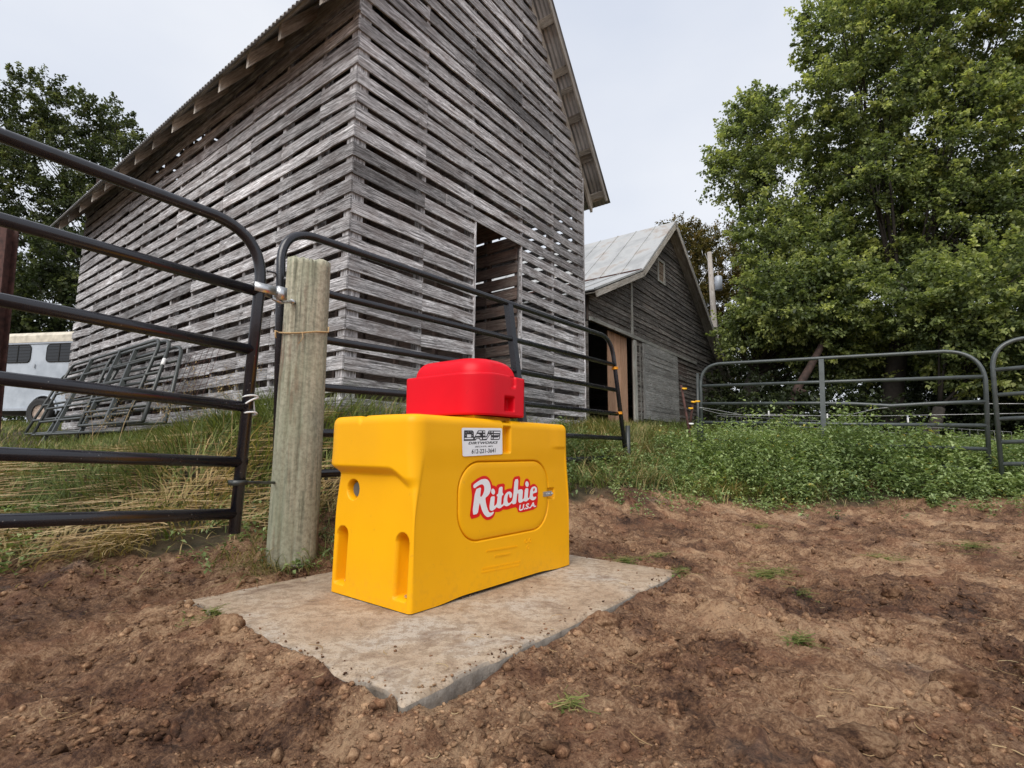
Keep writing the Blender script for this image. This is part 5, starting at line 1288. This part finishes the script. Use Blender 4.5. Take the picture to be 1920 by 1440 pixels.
# ------------------------------------------------------------------ leafy weeds
def leaf_quads(C, D, U_, L, W, fold=.25):
    """C base, D direction, U up-ish normal; rhombic folded leaves"""
    D = D / np.linalg.norm(D, axis=1, keepdims=True); S = np.cross(D, U_); S /= np.linalg.norm(S, axis=1, keepdims=True) + 1e-9; Nn = np.cross(S, D)
    m = C + D * (L * .42)[:, None]; V = np.stack([C, m - S * (W / 2)[:, None] + Nn * (W * fold)[:, None], C + D * L[:, None] - Nn * (L * .15)[:, None], m + S * (W / 2)[:, None] + Nn * (W * fold)[:, None]], 1)
    n = len(C); return V.reshape(-1, 3), (np.arange(n) * 4)[:, None] + np.arange(4)[None]
def weeds(x, y, h, nl, lsize, tone_mu, z=None):
    n = len(x); z0 = ground_h(x, y, False) if z is None else z; K = nl
    t = rng.random((n, K)) ** .8; brA = rng.uniform(0, 6.283, (n, K)); lean = rng.normal(0, .14, (n, 2))
    br = rng.random((n, K)) * .16 * (1.15 - t) * (h / .4)[:, None] + .01
    cx = x[:, None] + lean[:, :1] * t * h[:, None] + np.cos(brA) * br; cy = y[:, None] + lean[:, 1:] * t * h[:, None] + np.sin(brA) * br; cz = z0[:, None] + t * h[:, None] * (1 - .1 * br)
    C = np.stack([cx, cy, cz], -1).reshape(-1, 3); A2 = brA.ravel() + rng.normal(0, .7, n * K)
    D = np.stack([np.cos(A2), np.sin(A2), rng.normal(.05, .45, n * K)], -1); U_ = np.stack([rng.normal(0, .25, n * K), rng.normal(0, .25, n * K), np.ones(n * K)], -1)
    L = lsize * rng.uniform(.55, 1.3, n * K) * np.repeat(rng.uniform(.7, 1.2, n), K); V, Fq = leaf_quads(C, D, U_, L, L * rng.uniform(.42, .62, n * K))
    T = np.clip(rng.normal(tone_mu, .16, n * K) + .22 * (t.ravel() - .5) + np.repeat(rng.normal(0, .1, n), K), 0, .96); T = np.where(rng.random(n * K) < .012, 1, T); return V, Fq, T
x, y = region(4200, 1.75, 9.5, 4.5, 8.3, .0)
gd = y - bound_y(x); ok = rng.random(len(x)) < np.clip(1.25 - .25 * gd, .1, 1) * (fbm(x * 1.3, y * 1.3, 2, 301) > .24); x, y, gd = x[ok], y[ok], gd[ok]
h = (.20 + .36 * sstep(.0, .6, gd)) * (.6 + .8 * fbm(x * 2, y * 2, 3, 303)) * rng.uniform(.75, 1.25, len(x)); h = np.where(x < 2.4, h * .7, h) * (1 - .45 * sstep(1.3, 2.0, gd)) * (1 - .35 * sstep(4.2, 5.2, x)) * (.55 + .95 * fbm(x * 4.1, y * 4.1, 2, 305))
ok = rng.random(len(x)) < (.12 + .88 * sstep(1.9, 3.0, x)); x, y, h, gd = x[ok], y[ok], h[ok], gd[ok]
p1 = weeds(x, y, h, 60, .05, .52)
x2_, y2_ = region(420, .45, 2.2, 4.4, 6.6, .0); p2 = weeds(x2_, y2_, rng.uniform(.10, .30, len(x2_)), 30, .038, .42)
x3_, y3_ = region(420, -3.2, -.6, 2.2, 3.3, -.15); kk = fbm(x3_ * 2, y3_ * 2, 2, 310) > .5; x3_, y3_ = x3_[kk], y3_[kk]; p3 = weeds(x3_, y3_, rng.uniform(.04, .14, len(x3_)), 16, .032, .5)
xb, yb = rng.normal(2.25, .16, 40), rng.normal(6.5, .14, 40); p4 = weeds(xb, yb, rng.uniform(.06, .16, 40), 9, .12, .85)
x5, y5 = rng.uniform(.9, 6.5, 1500), rng.uniform(-.75, .25, 1500); y5 = y5 + bound_y(x5); k5 = rng.random(1500) < np.clip(.55 + (y5 - bound_y(x5)) * .8, .04, 1) * (fbm(x5 * 2.5, y5 * 2.5, 2, 320) > .42); x5, y5 = x5[k5], y5[k5]
p5 = weeds(x5, y5, rng.uniform(.02, .16, len(x5)), 14, .035, .55)
x6, y6 = pb[0] + rng.normal(0, .2, 60), pb[1] + rng.normal(.05, .17, 60); k6 = (np.hypot(x6 - pb[0], y6 - pb[1]) > .13) & (slab_sd(x6, y6)[0] > .01); p6 = weeds(x6[k6], y6[k6], rng.uniform(.03, .12, k6.sum()), 12, .03, .45)
V, Fq, T = merge([p1, p2, p3, p4, p5, p6]); o = link('weeds', np_mesh('weeds', V, Fq, T), M['weed']); tag(o, 'dense leafy green weeds in front of the bent-rail gate and along the grass edge', 'weeds', kind='stuff')
# stems
xs_ = np.concatenate([x, x2_]); ys_ = np.concatenate([y, y2_]); hs = np.concatenate([h, np.full(len(x2_), .18)])
V, Fq, T = blades(xs_, ys_, hs * 1.02, np.full(len(xs_), .006), np.full(len(xs_), .12), np.full(len(xs_), .3), 3); o = link('weed_stems', np_mesh('weed_stems', V, Fq, T), M['weed']); tag(o, 'thin green stems of the leafy weeds', 'weeds', kind='stuff')
# tall weeds that stand out
for k, (u, v, hh, lb) in enumerate([(1412, 905, .62, 'tall thin weed standing above the others behind the bent-rail gate, left one'), (1536, 905, .66, 'tall weed crossing the upright brace of the bent-rail gate'), (1590, 905, .55, 'tall weed just right of the brace of the bent-rail gate'), (1700, 905, .42, 'weed with pale tip near the right half of the bent-rail gate')]):
    p = atY(u, v, 6.3 - .35 * (k > 2)); X_ = np.array([p[0]]); Y_ = np.array([p[1]]); a_ = weeds(X_, Y_, np.array([hh]), 60, .05, .62); a2 = blades(X_, Y_, np.array([hh]), np.array([.008]), np.array([.1]), np.array([.4]), 4)
    V, Fq, T = merge([a_, a2]); o = link('tall_weed', np_mesh('tall_weed', V, Fq, T), M['weed']); tag(o, lb, 'weed', 'tall weeds by the right gate')
# wilted tufts pulled onto the dirt
for u, v, rad, nb, lb in [(1445, 1083, .13, 120, 'largest wilted green tuft on the bare dirt'), (1425, 965 + 25, .10, 60, 'wilted grass tuft in the dirt below the weeds'), (1660, 1052, .12, 60, 'stringy pale tuft in the middle right of the yard'), (1830, 1040, .16, 70, 'long pale stems on the dirt at the right edge'),
        (1170, 968, .10, 90, 'short grass tuft at the dirt edge right of the waterer'), (1275, 1076, .05, 40, 'small green sprig at the far corner of the pad'), (1500, 1212, .05, 40, 'little dark green sprig in the lower right of the yard'), (1235, 1048, .06, 40, 'few green blades lying behind the pad edge'), (1510, 1120, .04, 24, 'tiny leaf sprig below the largest wilted tuft'),
        (410, 1035, .07, 60, 'small green plant on the dirt under the near gate'), (1072, 1338, .03, 24, 'small curled leaf sprig in the bottom middle of the yard')]:
    p = atZ(u, v, -.02); p = atZ(u, v, gz(p[0], p[1])); fl_ = rng.random(nb) ** 2; an_ = rng.uniform(0, 6.28, nb); xx = p[0] + rad * 1.5 * fl_ * np.cos(an_); yy = p[1] + rad * 1.2 * fl_ * np.sin(an_)
    g_ = litter(xx, yy, rng.uniform(.03, .17, nb) * (.6 + rad * 4), rng.uniform(.0012, .0028, nb), 2.6, None, .006); g_ = (g_[0], g_[1], rng.uniform(.25, .8, nb).repeat(4))
    g_[0][:, 2] += np.repeat(rng.uniform(0, .02, nb), 10); wl = weeds(xx[::7], yy[::7], np.full(len(xx[::7]), .02), 5, .022, .5)
    V, Fq, T = merge([g_, (wl[0], wl[1], wl[2] * .6)]); o = link('grass_tuft', np_mesh('grass_tuft', V, Fq, T), M['grass']); tag(o, lb, 'tuft', 'wilted tufts on the dirt')
# dead brown plants
for u, v, y_, hh, sp, nb, lb in [(1308, 893, 6.3, .20, .22, 420, 'heap of rusty brown dead stems at the foot of the bent-rail gate'), (1632, 935, 5.75, .24, .10, 160, 'orange-brown dead plant at the front edge of the weeds')]:
    p = atY(u, v, y_); xx = rng.normal(p[0], sp * .5, nb); yy = rng.normal(p[1], sp * .4, nb); V, Fq, T = blades(xx, yy, rng.uniform(.3, 1, nb) * hh, np.full(nb, .005), rng.uniform(.5, 1.6, nb), rng.random(nb), 4)
    o = link('dead_plant', np_mesh('dead_plant', V, Fq, T), M['deadbrush']); tag(o, lb, 'dead plant')
# seed heads by the crib
px_, py_ = [], []
for k in range(26):
    l = rng.uniform(-.1, 3.3); px_.append(l)
    a = cp(-.25 - rng.uniform(0, .8), l, 0); zz = gz(a[0], a[1])
xx = []; yy = []
for l in px_: a = cp(-.2 - rng.uniform(0, .9), l, 0); xx.append(a[0]); yy.append(a[1])
xx, yy = np.array(xx), np.array(yy); hh = rng.uniform(.35, .75, 26); s1 = blades(xx, yy, hh, np.full(26, .004), np.full(26, .35), np.full(26, .6), 5)
A_ = s1[0].reshape(26, 6, 2, 3)[:, -1, 0]; n_ = 26 * 46; C = np.repeat(A_, 46, 0) + rng.normal(0, 1, (n_, 3)) * np.array([.045, .045, .05]); s2 = leaf_quads(C, rng.normal(0, 1, (n_, 3)) + np.array([0, 0, .5]), np.tile([0, 0, 1.], (n_, 1)) + rng.normal(0, .2, (n_, 3)), np.full(n_, .022), np.full(n_, .006))
V, Fq, T = merge([(s1[0], s1[1], s1[2]), (s2[0], s2[1], rng.uniform(.3, 1, n_))]); o = link('seed_heads', np_mesh('seed_heads', V, Fq, T), M['straw']); tag(o, 'pinkish tan seed heads of tall grass along the crib side', 'seed heads', kind='stuff')

# ------------------------------------------------------------------ trees
def tree(name, label, base, lobes, mat, dens=74, per=70, leaf=.084, spray=.56, trunk=.28, group=None, mu=.45, twist=None, hollow=.55, limbs=True, tilt=0.25):
    t = thing(name, label, 'tree', tuple(base), group)
    CC = []; OO = []
    for (c, r) in lobes:
        k = int(dens * r * r) + 4; d = rng.normal(0, 1, (k, 3)); d /= np.linalg.norm(d, axis=1, keepdims=True); rad = r * rng.uniform(hollow, 1.0, k) ** .7
        CC.append(np.array(c) + d * rad[:, None] * np.array([1, 1, .85])); OO.append(d)
    CC = np.vstack(CC); OO = np.vstack(OO); n = len(CC)
    O2 = OO + np.array([0, 0, tilt]) + rng.normal(0, .3, (n, 3)); O2 /= np.linalg.norm(O2, axis=1, keepdims=True)
    sz = spray * rng.uniform(.45, 1.5, n)
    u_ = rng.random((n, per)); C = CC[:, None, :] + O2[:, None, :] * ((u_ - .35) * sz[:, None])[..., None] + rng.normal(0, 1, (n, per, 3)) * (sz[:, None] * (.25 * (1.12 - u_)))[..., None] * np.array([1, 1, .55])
    C = C.reshape(-1, 3); N_ = n * per; D = np.repeat(O2, per, 0) * .5 + rng.normal(0, .6, (N_, 3)) + np.array([0, 0, -.25]); Un = rng.normal(0, .45, (N_, 3)) + np.array([0, 0, 1.0])
    L = leaf * rng.uniform(.6, 1.35, N_); V, Fq = leaf_quads(C, D, Un, L, L * rng.uniform(.6, .9, N_), .18)
    T = np.clip(rng.normal(mu, .13, N_) + np.repeat(rng.normal(0, .17, n), per) + .42 * (u_.ravel() - .45), 0, 1)  # leaves lighten towards the spray tips: brightness of lit tips painted in
    link('crown', np_mesh('crown', V, Fq, T), mat, t)
    if limbs:
        b = MB(); base = np.array(base, float); cen = np.mean([np.array(c) for c, r in lobes], 0); fork = base + (cen - base) * .3 + np.array([rng.normal(0, .2), rng.normal(0, .2), 0])
        mid = (base + fork) / 2 + np.array([rng.normal(0, .12), 0, 0]); b.tube([base - UP * .3, base + (mid - base) * .3, mid, fork], trunk, 12, rr=[trunk * 1.35, trunk * 1.05, trunk * .9, trunk * .75]); b.build('trunk', M['bark'], t, True)
        b = MB()
        for c, r in lobes:
            if r < .6: continue
            c = np.array(c); m1 = fork + (c - fork) * .5 + rng.normal(0, .25, 3); b.tube([fork, m1, c], .1, 7, rr=[trunk * .24, trunk * .11, trunk * .04])
            for q in range(6):
                d = rng.normal(0, 1, 3); d /= np.linalg.norm(d); b.tube([m1 + (c - m1) * rng.random(), c + d * r * .4, c + d * r * .8], .03, 5, rr=[.02, .011, .004])
        b.build('limbs', M['bark'], t, True)
    return t
def Lb(lst, y): return [(atY(u, v, y + dy), r) for u, v, r, dy in lst]
tree('maple_tree', 'big green maple nearest the barn, its feathery left side against the sky', (6.3, 14.5, 1.0),
     Lb([(1432, 262, 1.15, 0), (1405, 222, .7, .3), (1385, 330, .8, .2), (1500, 350, 1.7, 0), (1445, 440, 1.0, -.3), (1500, 500, 1.6, -.5), (1590, 420, 1.9, .3), (1640, 560, 1.8, -.6), (1480, 600, 1.15, -.6), (1560, 640, 1.2, -.8), (1700, 420, 1.9, .5), (1560, 260, .9, 0), (1740, 620, 1.3, -.3), (1395, 200, .4, .2), (1440, 190, .45, .2), (1352, 330, .3, .2), (1345, 300, .25, .2), (1480, 560, 1.2, -1.2), (1400, 620, .7, -.4), (1540, 560, 1.3, -1.4), (1640, 660, 1.0, -1.0)], 14), M['maple'], group='maples on the right', mu=.52, trunk=.26)
tree('maple_tree', 'tallest green maple filling the top right corner, running out of the frame', (9.2, 12.6, .9),
     Lb([(1600, 60, 1.2, 0), (1545, 165, .55, 0), (1530, 40, .45, .2), (1640, 180, 1.3, 0), (1720, 60, 1.9, 0), (1850, 60, 2.1, 0), (1760, 260, 1.8, 0), (1900, 250, 2.1, .2), (1800, 420, 1.5, 0), (1920, 430, 1.7, 0), (1700, -120, 2.2, .3), (1880, -160, 2.5, .3), (2080, 100, 2.4, .5), (2100, 380, 2.2, .5), (1640, 330, .9, 0)], 12), M['maple'], group='maples on the right', mu=.5, trunk=.24)
tree('maple_tree', 'low spreading maple hanging over the gates at the right edge', (8.6, 11.0, .8),
     Lb([(1850, 560, 1.3, 0), (1920, 620, 1.3, 0), (1780, 600, .9, .2), (2020, 560, 1.6, .2), (1830, 680, .7, .2), (1720, 560, .8, .5), (1980, 700, 1.0, .2)], 10.6), M['maple'], group='maples on the right', mu=.5, trunk=.14)
tree('broadleaf_tree', 'brownish turning tree behind the utility pole and barn gable', (8.6, 24, 1.3),
     Lb([(1290, 475, 1.3, 0), (1340, 510, 1.8, 0), (1390, 560, 1.9, 0), (1330, 600, 1.8, 0), (1400, 650, 1.8, 0), (1275, 440, .6, .5), (1440, 520, 1.6, .3), (1320, 690, 1.6, 0), (1262, 425, .45, .5), (1300, 455, 1.0, .3), (1310, 530, 1.6, .3), (1285, 560, 1.4, 0), (1345, 460, 1.0, .5), (1300, 620, 1.6, 0)], 23), M['autumn'], dens=44, group='trees behind the barn', mu=.38)
tree('broadleaf_tree', 'dark understorey tree between the barn and the big maples', (9.5, 19, 1.1),
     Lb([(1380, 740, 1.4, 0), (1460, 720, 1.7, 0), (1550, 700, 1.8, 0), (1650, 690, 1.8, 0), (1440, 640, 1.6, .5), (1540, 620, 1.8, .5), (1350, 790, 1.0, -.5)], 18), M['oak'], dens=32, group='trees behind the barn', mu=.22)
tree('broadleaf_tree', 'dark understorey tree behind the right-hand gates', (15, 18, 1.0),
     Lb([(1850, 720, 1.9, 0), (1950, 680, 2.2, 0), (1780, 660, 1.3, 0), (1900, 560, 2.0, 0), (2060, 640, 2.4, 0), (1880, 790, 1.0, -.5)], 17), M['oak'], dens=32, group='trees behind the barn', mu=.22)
tree('maple_tree', 'green maple beyond the right edge of the yard', (16, 12.5, .8), [((15.5, 12.5, 4.5), 2.6), ((17.5, 13, 5.5), 2.6), ((16.5, 12, 7.2), 2.2), ((14.2, 13, 6.2), 1.8), ((18.5, 12, 3.6), 2.2), ((14.5, 12.2, 3.0), 1.6)], M['maple'], group='maples on the right', mu=.45, trunk=.25)
tree('shrub', 'dark low shrub added to deepen the shade behind the left half of the bent-rail gate', (6.0, 12.2, .8), Lb([(1385, 800, .75, 0), (1440, 790, .8, .2), (1500, 800, .8, 0), (1560, 780, .9, .3), (1620, 800, .8, 0), (1450, 740, .7, 1)], 12), M['oak'], dens=60, per=46, leaf=.08, mu=.12, limbs=False, group='shrubs added for shade')  # added to hide the lit ground and stand in for darkness
tree('shrub', 'dark low shrub added to deepen the shade behind the right half of the bent-rail gate', (10.5, 11.8, .8), Lb([(1790, 800, .7, 0), (1850, 790, .9, 0), (1920, 790, .9, 0), (1990, 780, 1.0, 0), (1720, 815, .5, 0)], 11.5), M['oak'], dens=60, per=46, leaf=.08, mu=.12, limbs=False, group='shrubs added for shade')  # likewise added as a dark screen before the lit ground
# wood edge far behind
Lo = []
for k in range(26): Lo.append((np.array([3 + k * 1.05 + rng.normal(0, .3), 25 + rng.normal(0, 1.2), 1.8 + rng.random() * 4.2]), 1.5 + rng.random() * .6))
for k in range(16): Lo.append((np.array([4.5 + k * 1.3, 23 + rng.normal(0, .5), 1.0 + rng.random() * .5]), .9 + .3 * rng.random()))
Lo = [q for q in Lo if not (13.6 < q[0][0] < 17.2 and 1.9 < q[0][2] < 3.6)]
CCs = tree('far_wood', 'x', (15, 27, 1.4), Lo, M['oak'], dens=26, per=46, leaf=.17, spray=.6, mu=.15, limbs=False)
for c in list(CCs.children):
    c.parent = None; c.location = CCs.location; c.name = 'far_wood'; tag(c, 'dark mass of woodland far behind the gates', 'woodland', kind='stuff')
bpy.data.objects.remove(CCs)
tree('oak_tree', 'dark leafy tree rising behind the left end of the crib roof', (-11.8, 19, 1.3),
     Lb([(70, 190, 1.2, 0), (150, 225, 1.3, 0), (215, 240, .9, 0), (20, 250, 1.5, 0), (120, 310, 1.6, 0), (215, 320, 1.1, 0), (245, 270, .55, 0), (40, 370, 1.6, 0), (150, 400, 1.6, 0), (60, 470, 1.6, 0), (-60, 260, 1.9, .3), (-80, 420, 2, .3), (110, 500, 1.4, 0), (10, 540, 1.3, 0)], 18), M['oak'], dens=42, per=60, leaf=.10, spray=.5, mu=.5, hollow=.4, group='trees on the left')
tree('oak_tree', 'low dark green tree over the horse trailer roof', (-13.5, 17.4, 1.3),
     Lb([(30, 590, .9, 0), (90, 560, 1.1, 0), (130, 600, .9, 0), (-40, 570, 1.4, 0), (150, 480, 1.1, 0), (120, 640, .7, 0), (60, 640, .7, 0)], 16.5), M['oak'], dens=38, leaf=.12, mu=.36, group='trees on the left')
Lo = [(np.array([-27 + k * 1.35, 27 + rng.normal(0, .6), 2.0 + rng.random() * 1.4]), 1.4) for k in range(16)]
CCs = tree('far_hedge', 'x', (-18, 27, 1.4), Lo, M['oak'], dens=24, per=44, leaf=.16, spray=.6, mu=.25, limbs=False)
for c in list(CCs.children):
    c.parent = None; c.location = CCs.location; c.name = 'far_hedge'; tag(c, 'dark hedge line far behind the horse trailer', 'hedge', kind='stuff')
bpy.data.objects.remove(CCs)
# leaning broken limb seen through the bent-rail gate
b = MB(); P_ = [atY(*q) for q in ((1462, 800, 12), (1480, 760, 12), (1497, 725, 12), (1518, 690, 12.1), (1545, 640, 12.4), (1575, 560, 12.8))]; b.tube(P_, .1, 10, rr=[.10, .10, .09, .085, .07, .05]); 
b2_ = [atY(1490, 738, 11.9), atY(1500, 733, 11.85), atY(1512, 733, 11.8)]; b.tube(b2_, .05, 7, rr=[.1, .07, .02])
tag(b.build('fallen_trunk', plain('trunk_red_bark', (.04, .022, .017), .85, 0, .5, 9, .7), None, True), 'leaning reddish brown trunk in the dark behind the bent-rail gate', 'trunk')
